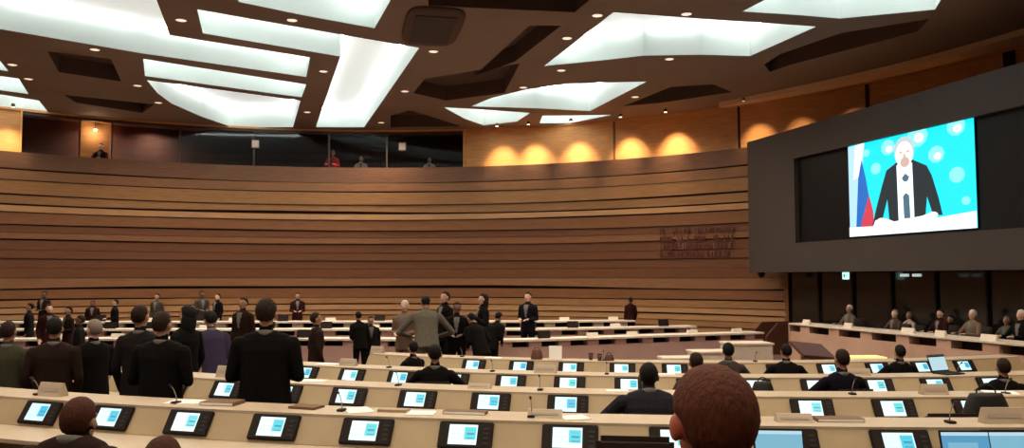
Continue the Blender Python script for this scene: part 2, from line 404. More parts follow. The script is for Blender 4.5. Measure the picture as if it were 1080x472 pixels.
def offset(L, q, z):
    out = []
    for i, p in enumerate(L):
        t = (L[min(i+1, len(L)-1)]-L[max(i-1, 0)]); nrm = Vector((-t.y, t.x, 0)).normalized(); out.append(Vector((p.x+nrm.x*q, p.y+nrm.y*q, z)))
    return out
def strip(L, prof, name, m, parent, org):
    mb = MB(); cols = [offset(L, q, z) for q, z in prof]
    mb.rings([[c[i]-org for c in cols] for i in range(len(L))]); mb.sm = [False]*len(mb.sm); return mb.build(name, m, parent)
def lay(L, frac, q):
    f = frac*(len(L)-1); i = int(f); a = offset(L, q, 0); p = a[i].lerp(a[min(i+1, len(a)-1)], f-i); t = L[min(i+1, len(L)-1)]-L[i if i < len(L)-1 else i-1]
    return p, math.atan2(t.y, t.x)
farspec = [(LC, -1.55, WELL, 'lowest of the three far desk rows with a rose front panel', 'rose_panel', 'front far row'),
           (LB, -1.50, FB, 'middle far desk row with pale top below the wooden wall', 'rose_panel', 'middle far row'),
           (LA, -1.40, FA, 'rearmost far desk row with pale top at the foot of the wooden wall', 'cream_dark', 'rear far row')]
for L, z, fl, lb, pm, nmm in farspec:
    org = Vector((L[20].x, L[20].y, fl)); e = empty('conference_desk', org, 0, 'pale desk row, '+lb.replace(' with a rose front panel', ', rose front panel').replace(' with pale top', ''), 'desk', 'far desk rows')
    strip(L, [(0, z-.05), (0, z), (.6, z), (.6, z-.05)], 'worktop', 'white_top', e, org)
    strip(L, [(.06, fl), (.06, z-.19), (.10, z-.19), (.10, fl)], 'front_panel', pm, e, org)
    strip(L, [(.42, fl), (.42, z-.05), (.45, z-.05), (.45, fl)], 'inner_panel', 'dark_recess', e, org)
    # support blocks dividing the slot below the worktop
    sb = MB(); nb = 26
    for j in range(nb):
        p, a = lay(L, (j+.5)/nb, .2)
        if j == 0: sb.box((0, 0, 0), (.34, .22, .14), bev=.01); sd = sb.build('slot_divider', pm if pm != 'cream_dark' else 'white_top', e)
        else: sd = sd.copy(); COL.objects.link(sd)
        sd.location = p-org+Vector((0, 0, z-.12)); sd.rotation_euler = (0, 0, a)
    # things lying on the far desks
    cnt = 0
    for j in range(14):
        fr = (j+.3+random.random()*.4)/14; p, a = lay(L, fr, .25+random.random()*.1)
        px = 540+F_*p.x/p.y
        if px < -5: continue
        kind = 'n' if random.random() < .55 else 'm'
        if kind == 'n':
            b = MB(); b.prism([(-.05, 0), (.05, 0), (.01, .11), (-.01, .11)], -.16, .16, lambda y, zz, t: Vector((t, y, zz)))
            o = b.build('nameplate', 'white_top'); o.location = (p.x, p.y, z); o.rotation_euler = (0, 0, a); cnt += 1
            tag(o, 'small pale nameplate on the '+nmm+', '+ordn(cnt-1)+' from the left', 'nameplate', 'nameplates on the '+nmm)
        else:
            b = MB(); b.box((0, 0, .1), (.34, .05, .2), Matrix.Rotation(-.3, 3, 'X'), bev=.01); b.box((0, .05, .03), (.12, .12, .06), bev=.01)
            o = b.build('desk_monitor', 'bezel'); o.location = (p.x, p.y, z); o.rotation_euler = (0, 0, a)
            tag(o, 'black monitor back on the '+nmm+', %s of the way from left' % (['a tenth', 'two tenths', 'three tenths', 'four tenths', 'half', 'six tenths', 'seven tenths', 'eight tenths', 'nine tenths', 'all'][min(9, int(fr*10))]), 'monitor', 'monitor backs on the '+nmm)
def far_riser(L, z, base):
    pts = [p for p in offset(L, -.35, z)]
    poly = [(p.x, p.y) for p in pts]
    # close along the hall circle
    a1 = math.atan2(pts[-1].x-WC.x, pts[-1].y-WC.y); a0 = math.atan2(pts[0].x-WC.x, pts[0].y-WC.y)
    for i in range(0, 31):
        a = a1+(a0-a1)*i/30; q = Vector((WC.x+20.2*math.sin(a), WC.y+20.2*math.cos(a)))
        poly.append((q.x, q.y))
    vs = [Vector((x, y, 0)) for x, y in poly]; tri = tessellate_polygon([vs]); nn = len(vs)
    BASE_FLOOR.add([(x, y, z) for x, y in poly]+[(x, y, base) for x, y in poly], [list(t) for t in tri]+[(i, (i+1) % nn, nn+(i+1) % nn, nn+i) for i in range(nn)])
far_riser(LB, FB, WELL-.05); far_riser(LA, FA, WELL-.05)
fo = BASE_FLOOR.build('floor', 'carpet'); tag(fo, kind='structure')
def inside_back(L, x, y):   # is (x,y) behind the line L (minus the riser margin)
    for a, b in zip(L, L[1:]):
        if min(a.x, b.x) <= x <= max(a.x, b.x):
            f = (x-a.x)/(b.x-a.x+1e-9); return y > a.y+(b.y-a.y)*f-.3
    return False
def fz(x, y):
    r = math.hypot(x-3.6, y-26)
    if y < 20:
        if r > 23.4: return -1.9
        for k in (1, 2, 3, 4):
            if r > rb[k]: return FL[k]
    if inside_back(LA, x, y): return FA
    if inside_back(LB, x, y): return FB
    return WELL

# ------------------------------------------------------------------ curved plank wall
WALL_TOP = 4.55
a_right = wang(on_cyl(845, 300, 20.3))
zz = lambda y: (292-y)/860*33.8*1.0
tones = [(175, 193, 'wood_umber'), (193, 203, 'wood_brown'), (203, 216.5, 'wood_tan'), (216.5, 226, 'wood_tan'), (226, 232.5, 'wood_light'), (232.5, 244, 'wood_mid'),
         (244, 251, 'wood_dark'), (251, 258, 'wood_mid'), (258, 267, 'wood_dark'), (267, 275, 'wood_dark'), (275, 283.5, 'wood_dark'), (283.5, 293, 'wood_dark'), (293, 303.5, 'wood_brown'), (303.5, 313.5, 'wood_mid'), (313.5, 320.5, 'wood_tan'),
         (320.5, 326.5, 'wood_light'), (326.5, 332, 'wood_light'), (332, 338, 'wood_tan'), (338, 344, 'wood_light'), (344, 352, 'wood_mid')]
mats = ['wood_umber', 'wood_brown', 'wood_tan', 'wood_light', 'wood_mid', 'wood_dark', 'groove']
mb = MB()
def cylp(R, a, z): return Vector((WC.x+R*math.sin(a), WC.y+R*math.cos(a), z))
A0 = -1.9; NA = 150
for pi_, (y0, y1, t) in enumerate(tones):
    z1 = zz(y0); z0 = zz(y1)
    if pi_ == 0: z1 = WALL_TOP
    if z0 < WELL: z0 = WELL-.05
    prot = [0, .03, .05, .02, .06, .04, .01, .03, 0, .02, .0, .03, .05, .03, .05, .06, .04, .05, .03, .04][pi_]
    g = .014 if t in ('wood_dark',) else .042
    if pi_ in (3, 12): g = .09
    for i in range(NA):
        a = A0+(a_right-A0)*i/NA; b = A0+(a_right-A0)*(i+1)/NA
        # grooves narrow and widen along the wall like the shifted boards of the photo
        def gg(x): return g*(.35+.9*abs(math.sin(x*2.1+pi_*1.7))+.25*math.sin(x*9+pi_))
        ga, gb = max(.012, gg(a)), max(.012, gg(b))
        def edge(x, gx):
            R = 20.3-prot
            return [cylp(20.38, x, z0+gx), cylp(R-.035, x, z0+gx), cylp(R, x, z1), cylp(20.38, x, z1)]
        ea, eb = edge(a, ga), edge(b, gb)
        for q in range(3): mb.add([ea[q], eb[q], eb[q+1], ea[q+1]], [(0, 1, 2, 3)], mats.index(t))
for i in range(NA):
    a = A0+(a_right-A0)*i/NA; b = A0+(a_right-A0)*(i+1)/NA
    P = [(20.37, WELL-.1), (20.37, WALL_TOP), (20.95, WALL_TOP), (20.95, WELL-.1)]
    for q in range(4):
        (r0, z0), (r1, z1) = P[q], P[(q+1) % 4]
        mb.add([cylp(r0, a, z0), cylp(r0, b, z0), cylp(r1, b, z1), cylp(r1, a, z1)], [(0, 1, 2, 3)], 6 if q == 0 else 0)
wo = mb.build('wall_back', mats); tag(wo, kind='structure')
# remaining part of the round wall, behind the camera and behind the podium
mb = MB(); B0, B1 = a_right, A0+2*math.pi; NB = 90
for i in range(NB):
    a = B0+(B1-B0)*i/NB; b = B0+(B1-B0)*(i+1)/NB
    P = [(20.4, WELL-.1), (20.4, WALL_TOP), (20.95, WALL_TOP), (20.95, WELL-.1)]
    for q in range(4):
        (r0, z0), (r1, z1) = P[q], P[(q+1) % 4]
        mb.add([cylp(r0, a, z0), cylp(r0, b, z0), cylp(r1, b, z1), cylp(r1, a, z1)], [(0, 1, 2, 3)])
tag(mb.build('wall_front', 'wood_umber'), kind='structure')

# ------------------------------------------------------------------ gallery booths above the wall
HC = 6.25; RG = 21.0
ang = lambda px, py=150: wang(on_cyl(px, py, RG))
def gseg(pa, pb, z0, z1, r0, r1, name, m, parent=None, n=16, org=Vector((0, 0, 0))):
    a, b = (ang(pa), ang(pb)) if not isinstance(pa, tuple) else (pa[0], pb[0])
    mb = MB(); mb.rings([[cylp(r, a+(b-a)*i/n, z)-org for r, z in ((r0, z0), (r1, z0), (r1, z1), (r0, z1))] for i in range(n+1)]); mb.sm = [False]*len(mb.sm)
    return mb.build(name, m, parent)
# lit wooden part on the right and a short one at far left, glass booths between
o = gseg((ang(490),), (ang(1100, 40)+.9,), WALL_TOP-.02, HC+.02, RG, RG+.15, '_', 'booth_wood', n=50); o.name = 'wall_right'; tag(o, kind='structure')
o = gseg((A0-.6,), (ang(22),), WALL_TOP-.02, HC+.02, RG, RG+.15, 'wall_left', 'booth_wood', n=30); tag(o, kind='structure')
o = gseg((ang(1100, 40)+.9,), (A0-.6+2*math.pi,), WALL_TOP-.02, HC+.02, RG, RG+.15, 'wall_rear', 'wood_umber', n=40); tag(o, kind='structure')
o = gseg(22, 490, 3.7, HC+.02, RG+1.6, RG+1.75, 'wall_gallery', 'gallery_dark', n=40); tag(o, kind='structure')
o = gseg(18, 494, 3.65, 3.75, RG-.06, RG+1.75, 'trim_1', 'wood_umber', n=40); tag(o, kind='structure')
spans = [(22, 84), (84, 118), (118, 190), (190, 268), (268, 347), (347, 408), (408, 490)]
wn = 0
for a, b in spans:
    wn += 1
    if (a, b) == (84, 118):
        o = gseg(a+1, b-1, WALL_TOP, HC-.1, RG+.7, RG+.75, 'wall_booth', 'booth_wood', n=4); tag(o, kind='structure')
    e = empty('window_%d' % wn); tag(e, kind='structure')
    gl = gseg(a, b, WALL_TOP, HC-.18, RG+.06, RG+.075, 'pane', 'glass_booth', e, n=8) if (a, b) != (84, 118) else None
    gseg(a, b, HC-.18, HC+.01, RG-.02, RG+.1, 'head_frame', 'mullion', e, n=8)
    gseg(a-.8, a+.8, WALL_TOP, HC-.1, RG-.02, RG+.12, 'frame_post', 'mullion', e, n=1)
gseg(489, 492, WALL_TOP, HC, RG-.12, RG+1.7, 'trim_2', 'booth_wood', n=1)['kind'] = 'structure'
gseg(20, 22.5, WALL_TOP, HC, RG-.1, RG+1.7, 'trim_3', 'booth_wood', n=1)['kind'] = 'structure'
for i, px in enumerate((648, 780)): gseg(px-1, px+1, WALL_TOP, HC, RG-.05, RG+.02, 'trim_%d' % (4+i), 'wood_brown' if i == 0 else 'groove', n=1)['kind'] = 'structure'
for i, (px, py, w) in enumerate(((915, 100, .05), (1065, 60, .16))):
    a = wang(on_cyl(px, py, RG)); gseg((a-w/20,), (a+w/20,), WALL_TOP, HC, RG-.05, RG+.02, 'trim_%d' % (6+i), 'groove', n=1)['kind'] = 'structure'
o = gseg((A0-.6,), (A0-.6+2*math.pi,), HC-.07, HC+.02, RG-.09, RG+.03, 'trim_8', 'booth_wood', n=120); tag(o, kind='structure')
# beige ring below the ceiling on the right
a1 = wang(on_cyl(762, 100, 20.4)); mbb = MB()
mbb.rings([[cylp(r, a1+(1.6)*i/40, z) for r, z in ((19.55+.55*math.exp(-i/3), HC-.16), (20.35, HC-.16), (20.35, HC+.02), (19.55+.55*math.exp(-i/3), HC+.02))] for i in range(41)]); mbb.sm = [False]*len(mbb.sm)
tag(mbb.build('trim_9', 'trim_beige'), kind='structure')

# wall-grazing spot lamps along the lit gallery panels
spots = [(531, 9, 1.0), (565, 9, 1.2), (611, 9, 1.2), (665, 9, 1.3), (714, 9, 1.3), (800, 9, .9), (845, 9, .5), (900, 9, .5), (955, 9, .5), (8, 9, .8), (1010, 9, .5)]
first = None; sn_ = 0
for i, (px, _, pw) in enumerate(spots):
    a = ang(px, {800: 120, 845: 113, 900: 105, 955: 95, 1010: 80}.get(px, 150)); p = cylp(RG-1.05, a, HC-.13)
    e = empty('spotlight', p, -a, 'small warm wall-washing spotlight, '+ordn(i)+' along the gallery panels' if px != 8 else 'small warm spotlight above the orange panel at the far left of the gallery', 'spotlight', 'gallery spotlights')
    b = MB(); b.tube([(0, 0, .0), (0, 0, .12)], [.07, .06], 12); b.build('housing', 'mullion', e)
    b = MB(); b.tube([(0, 0, -.008), (0, 0, .0)], [.055, .055], 12); b.build('lamp', 'spot_lamp', e)
    ld = bpy.data.lights.new('spot', 'SPOT'); ld.energy = 600*pw; ld.color = (1, .74, .42); ld.spot_size = 1.2; ld.spot_blend = 1.0; ld.shadow_soft_size = .05
    lo = bpy.data.objects.new('bulb', ld); COL.objects.link(lo); lo.parent = e; lo.location = (0, 0, -.03); lo.rotation_euler = (math.radians(29), 0, 0)
# lamp inside the lit booth
pl = cylp(RG+.45, ang(101), HC-.45)
e = empty('booth_lamp', pl, 0, 'small bright lamp inside the lit booth at the left of the gallery', 'lamp'); b = MB(); b.ball((0, 0, 0), (.07, .07, .05)); b.build('bulb_glass', 'spot_lamp', e)
b = MB(); b.tube([(0, 0, .04), (0, 0, .35)], .012, 6); b.build('stem', 'mullion', e)
ld = bpy.data.lights.new('booth', 'POINT'); ld.energy = 14; ld.color = (1, .75, .5); ld.shadow_soft_size = .08; lo = bpy.data.objects.new('bulb', ld); COL.objects.link(lo); lo.parent = e; lo.location = (0, -.1, -.12)
# small square signs / speakers in the dark booths
for px, lb in ((269.5, 'small pale square panel in dark gallery window above the tall standing man'), (424.5, 'small pale square panel in dark gallery window left of the lit wooden panels')):
    a = ang(px); p = cylp(RG-.03, a, 5.55); b = MB(); b.box((0, 0, 0), (.34, .05, .38), bev=.01, mi=1); b.box((0, -.03, 0), (.27, .012, .3)); o = b.build('wall_clock' if 0 else 'display_panel', ['dim_sign', 'mullion']); o.location = p; o.rotation_euler = (0, 0, -a); tag(o, lb, 'sign')

# ------------------------------------------------------------------ ceiling with coffers
LIT = {
 'big bright L-shaped coffer light at the top left corner': [(-60, -30), (150, -30), (165, 0), (179, 37), (327, 60.5), (323, 81), (149, 56), (0, 30.5), (-60, 19)],
 'long coffer light that bends down into a broad bright slab right of centre left': [(208, 10), (374, 39), (442, 50.5), (384, 134), (333, 134), (359, 59.5), (214, 35)],
 'thin parallelogram coffer light below the long beam': [(151, 62), (323, 89), (318, 102.5), (153, 80)],
 'curved leaf-shaped bright coffer light just above the gallery, left of centre': [(155, 84.5), (317, 106), (309, 134), (245, 134), (213, 123), (181, 109), (166, 98)],
 'coffer light cut by the top edge left of the square ceiling speaker': [(235, -30), (252, 2), (320, 16), (395, 29.7), (412, 0), (428, -30)],
 'small coffer light at the left edge, uppermost of three': [(-60, 55), (0, 64), (9, 75), (-60, 66)],
 'small coffer light at the left edge, middle of three': [(-60, 71), (0, 80), (20, 83), (30, 99), (0, 95), (-60, 88)],
 'small coffer light at the left edge, lowest of three': [(-60, 93), (0, 99.5), (41, 106), (52, 119.5), (25, 118.5), (0, 115), (-60, 108)],
 'large wedge-shaped bright coffer light right of centre': [(647, 13), (740, 19.7), (861, 28), (791, 59), (740, 57.6), (679, 58.5), (640, 63), (574, 69.5)],
 'pointed coffer light at the top right, cut by the top edge': [(783, 12), (830, -12), (1005, -20), (986, 10), (886, 19.5), (845, 16)],
 'leaf-shaped coffer light above the lit gallery panels': [(497, 112), (519, 103), (552, 95), (598, 88), (682, 86), (622, 117), (565, 114)],
 'small crescent coffer light touching the gallery at the centre': [(468, 113), (502, 115), (559, 119), (545, 128), (510, 132), (490, 125)],
 'small flat coffer light beside the crescent above the gallery panels': [(572, 122), (645, 121), (600, 130), (569, 130)],
}
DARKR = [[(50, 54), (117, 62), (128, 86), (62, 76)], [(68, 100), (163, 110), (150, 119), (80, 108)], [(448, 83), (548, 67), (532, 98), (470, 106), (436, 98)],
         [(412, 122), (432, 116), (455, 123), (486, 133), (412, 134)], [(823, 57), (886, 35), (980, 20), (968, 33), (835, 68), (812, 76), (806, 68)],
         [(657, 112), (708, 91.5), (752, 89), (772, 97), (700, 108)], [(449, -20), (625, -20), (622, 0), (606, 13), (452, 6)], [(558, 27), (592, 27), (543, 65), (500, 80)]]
def P2(poly): return [at_z(x, y, HC) for x, y in poly]
CH = .9
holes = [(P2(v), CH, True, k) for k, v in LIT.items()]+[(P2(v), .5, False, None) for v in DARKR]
# unseen coffers over and behind the camera, added to light the room
for i, (cx, cy, w, h, a) in enumerate(((-7, 11, 7, 1.6, -.1), (1.5, 11, 6, 1.6, 0), (8.3, 9.5, 4, 1.6, .3), (-6, 5, 8, 1.6, 0), (3.2, 5, 6.5, 1.6, 0), (-5, -1.5, 8, 1.6, 0), (2, -1.5, 3, 1.4, 0), (-14.5, 9, 5, 2, .2), (-14.5, 4, 5, 1.6, -.2))):
    q = [Vector((cx, cy, HC))+Rz(a)@Vector((x*w/2, y*h/2, 0)) for x, y in ((-1, -1), (1, -1), (1, 1), (-1, 1))]
    holes.append((q, CH, True, 'unseen added rectangular coffer light %s, beyond the top of the picture' % ['far left overhead', 'centre overhead', 'right overhead', 'left above the camera', 'right above the camera', 'left behind the camera', 'right behind the camera', 'left side overhead', 'left side behind'][i]))
outer = [cylp(RG+1.7 if A0-.6 < (a_ if a_ < math.pi else a_-2*math.pi) < ang(495) else RG+.1, a_, HC) for a_ in [2*math.pi*i/180 for i in range(180)]]
loops = [outer]+[h[0] for h in holes]
from mathutils.geometry import delaunay_2d_cdt
flat = [p for l in loops for p in l]; edges = []; o_ = 0
for l in loops:
    edges += [(o_+i, o_+(i+1) % len(l)) for i in range(len(l))]; o_ += len(l)
vv, _, ff, _, _, _ = delaunay_2d_cdt([Vector((p.x, p.y)) for p in flat], edges, [], 1, 1e-6)
def inpoly(x, y, poly):
    c = False; n = len(poly)
    for i in range(n):
        a, b = poly[i], poly[i-1]
        if (a.y > y) != (b.y > y) and x < (b.x-a.x)*(y-a.y)/(b.y-a.y)+a.x: c = not c
    return c
tri = []
for f in ff:
    cx = sum(vv[i].x for i in f)/len(f); cy = sum(vv[i].y for i in f)/len(f)
    if inpoly(cx, cy, outer) and not any(inpoly(cx, cy, h[0]) for h in holes): tri.append(list(f))
mb = MB(); mb.add([(v.x, v.y, HC) for v in vv], tri, 0)
nf = len(outer)
for pts, h, lit, lb in holes:
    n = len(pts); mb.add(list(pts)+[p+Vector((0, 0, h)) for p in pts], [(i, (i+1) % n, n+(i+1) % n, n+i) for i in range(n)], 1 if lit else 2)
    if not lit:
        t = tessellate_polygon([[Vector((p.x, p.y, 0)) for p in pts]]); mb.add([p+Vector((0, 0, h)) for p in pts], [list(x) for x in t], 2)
me = bpy.data.meshes.new('ceiling'); me.from_pydata(mb.v, [], mb.f)
for m_ in ('ceiling_paint', 'coffer_white', 'ceiling_recess'): me.materials.append(M[m_])
me.polygons.foreach_set('material_index', mb.m)
co = bpy.data.objects.new('ceiling', me); COL.objects.link(co); tag(co, kind='structure')
for pts, h, lit, lb in holes:
    if not lit: continue
    c = sum(pts, Vector())/len(pts); c = Vector((c.x, c.y, HC+h))
    v = [Vector((p.x, p.y, 0)) for p in pts]; t = tessellate_polygon([v]); n = len(pts); b = MB()
    b.add([Vector((p.x, p.y, c.z-.03))-c for p in pts]+[Vector((p.x, p.y, c.z+.03))-c for p in pts],
          [list(x) for x in t]+[[i+n for i in x] for x in t]+[(i, (i+1) % n, n+(i+1) % n, n+i) for i in range(n)])
    o = b.build('glow_cap', 'glow_cap'); o.location = c
    ar = sum(pts[i].x*pts[(i+1) % n].y-pts[(i+1) % n].x*pts[i].y for i in range(n)); sg = 1 if ar > 0 else -1
    for i in range(n):
        a_, b_ = pts[i], pts[(i+1) % n]; dv = b_-a_; L_ = dv.length
        if L_ < .5: continue
        dv = dv/L_; nn_ = Vector((-dv.y, dv.x, 0))*sg; mid = (a_+b_)/2+nn_*.09; q = MB()
        q.box(Vector((mid.x, mid.y, c.z-.10))-c, (L_-.25, .07, .06), Rz(math.atan2(dv.y, dv.x))); q.build('lamp_strip', 'cove_lamp', o)
    tag(o, lb, 'ceiling light', 'coffer lights')
# downlights
dl = [(100, 52), (13, 68), (145, 90), (167, 108), (103, 127.5), (161, 132), (191, 21), (308, 21), (341, 75), (324, 118), (457, 54), (427, 96), (402, 129), (630, 16), (598, 40), (592, 74), (706, 62), (724, 14.5), (552, 92), (670, 102), (30, 83)]
dlp = None
for i, (x, y) in enumerate(sorted(dl)):
    if dlp is None:
        e = empty('downlight'); b = MB(); n = 20
        b.rings([[Vector((r*math.cos(2*math.pi*k/n), r*math.sin(2*math.pi*k/n), z)) for k in range(n)] for r, z in ((.17, .01), (.17, -.012), (.15, -.016), (.145, .01))]); b.build('ring', 'metal', e)
        b = MB(); b.tube([(0, 0, -.012), (0, 0, 0)], .142, 20); b.build('lamp_disc', 'down_lamp', e); dlp = e
        ld = bpy.data.lights.new('downlight', 'AREA'); ld.shape = 'DISK'; ld.size = .28; ld.energy = 110; ld.color = (1, .76, .52); ld.spread = math.radians(150)
        lo = bpy.data.objects.new('bulb', ld); COL.objects.link(lo); lo.parent = e; lo.location = (0, 0, -.03)
    else: e = copy_tree(dlp)
    e.location = at_z(x, y, HC-.005); e.scale = (.85, .85, 1)
    e['label'] = 'small round downlight in the brown ceiling, %s counting from left' % (ordn(i) if i < 20 else 'last'); e['category'] = 'ceiling light'; e['group'] = 'ceiling downlights'
for i, (cx, cy) in enumerate([(x, y) for y in (12.9, 8.0, 3.2, -3.2) for x in (-10.5, -5, 0, 5.2, 10)]):  # unseen downlights overhead, added for warm light on desks and walls
    if math.hypot(cx-WC.x, cy-WC.y) > 19: continue
    e = copy_tree(dlp); e.location = (cx, cy, HC-.005); e.scale = (.85, .85, 1)
    e['label'] = 'unseen added round downlight overhead, %s column from left, %s of four lines' % (ordn(i % 5), ordn(i//5)); e['category'] = 'ceiling light'; e['group'] = 'ceiling downlights'
# square ceiling speaker
p = at_z(456, 28, HC); e = empty('ceiling_speaker', p, .2, 'dark rounded square speaker grille in the brown ceiling near the top centre', 'speaker')
b = MB(); rr = []
for z, sx in ((.0, 1), (-.06, .98), (-.09, .9)):
    rr.append([Vector((sx*.72*math.copysign(abs(math.cos(t))**.45, math.cos(t)), sx*1.55*math.copysign(abs(math.sin(t))**.45, math.sin(t)), z)) for t in [2*math.pi*k/32 for k in range(32)]])
b.rings(rr); b.build('grille', 'ceiling_recess', e)
b = MB(); b.box((0, 0, -.10), (1.0, 2.2, .02), bev=.008); b.build('centre_plate', 'panel_grey', e)

# ------------------------------------------------------------------ podium side: screen wall
PA = at_d(788, 150, 27.4); PB = at_d(1080, 65, 27.4)       # find the second point at the same height
PB = at_z(1080, 65, PA.z); D = Vector((PB.x-PA.x, PB.y-PA.y, 0)).normalized(); NRM = Vector((D.y, -D.x, 0))
if NRM.dot(-PA) < 0: NRM = -NRM
def onp(px, py, off=0): return on_plane(px, py, PA+NRM*off, NRM)
PR = math.atan2(D.y, D.x)
bz = onp(788, 287).z
LEN = 19.0
def pl_(u, v, w): return PA*1.0+D*u+NRM*v+Vector((0, 0, w-PA.z))
e = empty('screen_wall', pl_(0, 0, bz), 0, 'huge dark grey-brown hanging wall box framing the projection screen', 'wall panel'); og = e.location.copy()
b = MB(); uv_ = lambda px, py: ((onp(px, py)-PA).dot(D), onp(px, py).z)
b0, zt = uv_(837, 167); _, zb = uv_(837, 256)
zt2 = uv_(1080, 105)[1]
u1 = 16.5
# frame of four blocks around the black recess
for (ua, ub, za, zb_) in ((0, b0, bz, PA.z), (b0, u1, zt, PA.z), (b0, u1, bz, zb), (u1, LEN, bz, PA.z)):
    c = pl_((ua+ub)/2, -.35, (za+zb_)/2)-og; b.box(c, (abs(ub-ua), .7, abs(zb_-za)), Rz(PR))
b.build('frame_box', 'panel_grey', e)
b = MB(); b.box(pl_((b0+u1)/2, -.3, (zt+zb)/2)-og, (u1-b0+.02, .3, zt-zb+.02), Rz(PR)); b.build('black_backing', 'screen_black', e)
# lit picture: flat LED screen standing in the recess
OFF = -.10
def onq(px, py):
    q = onp(px, py, OFF); return (q-PA).dot(D), q.z
sL, sBz = onq(897, 249); _, sTz = onq(895, 151); sR, _ = onq(1027, 121); sBz = (sBz+onq(1027, 241)[1])/2; sTz = (sTz+onq(1027, 121)[1])/2
M['s_cyan'] = mat('s_cyan', (.01, .01, .01), emit=(.0, .62, .74), es=1.5); M['s_pale'] = mat('s_pale', (.01, .01, .01), emit=(.25, .85, .92), es=1.25)
M['s_white'] = mat('s_white', (.01, .01, .01), emit=(.85, .98, 1.0), es=1.5); M['s_blue'] = mat('s_blue', (.01, .01, .01), emit=(.01, .16, .62), es=1.0)
M['s_red'] = mat('s_red', (.01, .01, .01), emit=(.75, .05, .09), es=1.0); M['s_suit'] = mat('s_suit', (.01, .01, .01), emit=(.008, .02, .03), es=1)
M['s_skin'] = mat('s_skin', (.01, .01, .01), emit=(.95, .86, .76), es=1.3); M['s_tie'] = mat('s_tie', (.01, .01, .01), emit=(.08, .17, .25), es=1); M['s_ice'] = mat('s_ice', (.01, .01, .01), emit=(.45, .75, .95), es=1.2)
M['s_face'] = mat('s_face', (.01, .01, .01), emit=(.75, .52, .45), es=1.0); M['s_hair'] = mat('s_hair', (.01, .01, .01), emit=(.6, .75, .75), es=1.0)
sm = ['s_cyan', 's_pale', 's_white', 's_blue', 's_red', 's_suit', 's_skin', 's_tie', 's_ice', 's_face', 's_hair']
se = empty('projection_screen', pl_(sL, OFF, sBz), 0, 'large lit screen showing a person in dark suit speaking before turquoise backdrop', 'screen'); so = se.location.copy()
SW, SH = sR-sL, sTz-sBz
b = MB(); b.box(pl_((sL+sR)/2, OFF-.04, (sTz+sBz)/2)-so, (SW, .06, SH), Rz(PR)); b.build('screen_housing', 'screen_black', se)
b = MB()
def poly(pts, m, lay_):
    b.add([pl_(sL+u*SW, OFF+.002*lay_, sBz+v*SH)-so for u, v in pts], [list(range(len(pts)))], sm.index(m))
def ell(u, v, ru, rv, m, lay_, n=24): poly([(u+ru*math.cos(2*math.pi*i/n), v+rv*math.sin(2*math.pi*i/n)) for i in range(n)], m, lay_)
poly([(0, 0), (1, 0), (1, 1), (0, 1)], 's_cyan', 1)
for u, v, r_ in ((.36, .87, .06), (.60, .92, .08), (.735, .71, .06), (.88, .93, .065), (.875, .49, .055), (.25, .68, .045), (.17, .86, .03), (.93, .25, .03)):
    ell(u, v, r_, r_*1.35, 's_pale', 2, 9); ell(u+.01, v-.02, r_*.5, r_*.6, 's_white' if r_ > .055 else 's_pale', 3, 7)
poly([(.0, .10), (.07, .10), (.12, .55), (.155, .97), (.0, .96)], 's_ice', 3); poly([(.045, .60), (.09, .62), (.155, .97), (.07, .96)], 's_white', 4)
poly([(.06, .08), (.15, .08), (.19, .35), (.16, .60), (.125, .80), (.09, .6)], 's_blue', 5)
poly([(.10, .08), (.225, .08), (.22, .25), (.185, .42), (.14, .25)], 's_red', 6)
poly([(.21, .10), (.30, .16), (.345, .35), (.36, .1), (.64, .1), (.66, .33), (.70, .15), (.77, .14), (.745, .30), (.70, .52), (.665, .62), (.56, .70), (.43, .70), (.345, .64), (.30, .48), (.25, .28)], 's_suit', 7)
poly([(.435, .10), (.43, .67), (.49, .72), (.555, .67), (.56, .10)], 's_white', 8)
poly([(.475, .36), (.50, .39), (.525, .36), (.53, .14), (.48, .14)], 's_tie', 9); poly([(.47, .54), (.50, .58), (.53, .54), (.515, .50), (.485, .50)], 's_tie', 9)
ell(.495, .80, .082, .145, 's_hair', 9); ell(.495, .765, .07, .13, 's_skin', 10); ell(.50, .69, .036, .05, 's_face', 11); ell(.47, .79, .012, .012, 's_face', 11, 10); ell(.525, .79, .012, .012, 's_face', 11, 10); ell(.497, .745, .01, .03, 's_face', 11, 10)
poly([(0, 0), (1, 0), (1, .15), (.74, .12), (.68, .17), (.62, .15), (.4, .12), (.33, .16), (.24, .15), (.22, .09), (0, .10)], 's_white', 12)
ell(.29, .14, .035, .03, 's_skin', 13, 12); ell(.70, .15, .04, .03, 's_skin', 13, 12)
pic = b.build('screen_picture', sm, se)

# glass wall under the panel, behind the podium
GV = -1.2
ug = (on_plane(832, 300, PA+NRM*GV, NRM)-PA).dot(D)
e = empty('window_20', pl_(ug, GV, WELL)); og = e.location.copy(); tag(e, kind='structure')
b = MB(); b.box(pl_((ug+LEN)/2, GV-.05, (WELL+bz)/2+.1)-og, (LEN-ug, .04, bz-WELL+.3), Rz(PR)); b.build('pane', 'glass_dark', e)
b = MB()
u = ug
while u < LEN: b.box(pl_(u, GV, (WELL+bz)/2)-og, (.06, .08, bz-WELL), Rz(PR)); u += 1.6
b.build('frame', 'bezel', e)
b = MB(); b.box(pl_(ug-.1, GV-.6, (WELL+bz)/2)-pl_(ug, GV, WELL), (.25, 1.3, bz-WELL), Rz(PR)); o = b.build('wall_side', 'wood_brown'); o.location = pl_(ug, GV, WELL); tag(o, kind='structure')
b = MB(); b.box((0, 0, 0), (LEN-ug, 1.4, .05), Rz(PR)); o = b.build('trim_12', 'bezel'); o.location = pl_((LEN+ug)/2, -.75, bz+.03); tag(o, kind='structure')

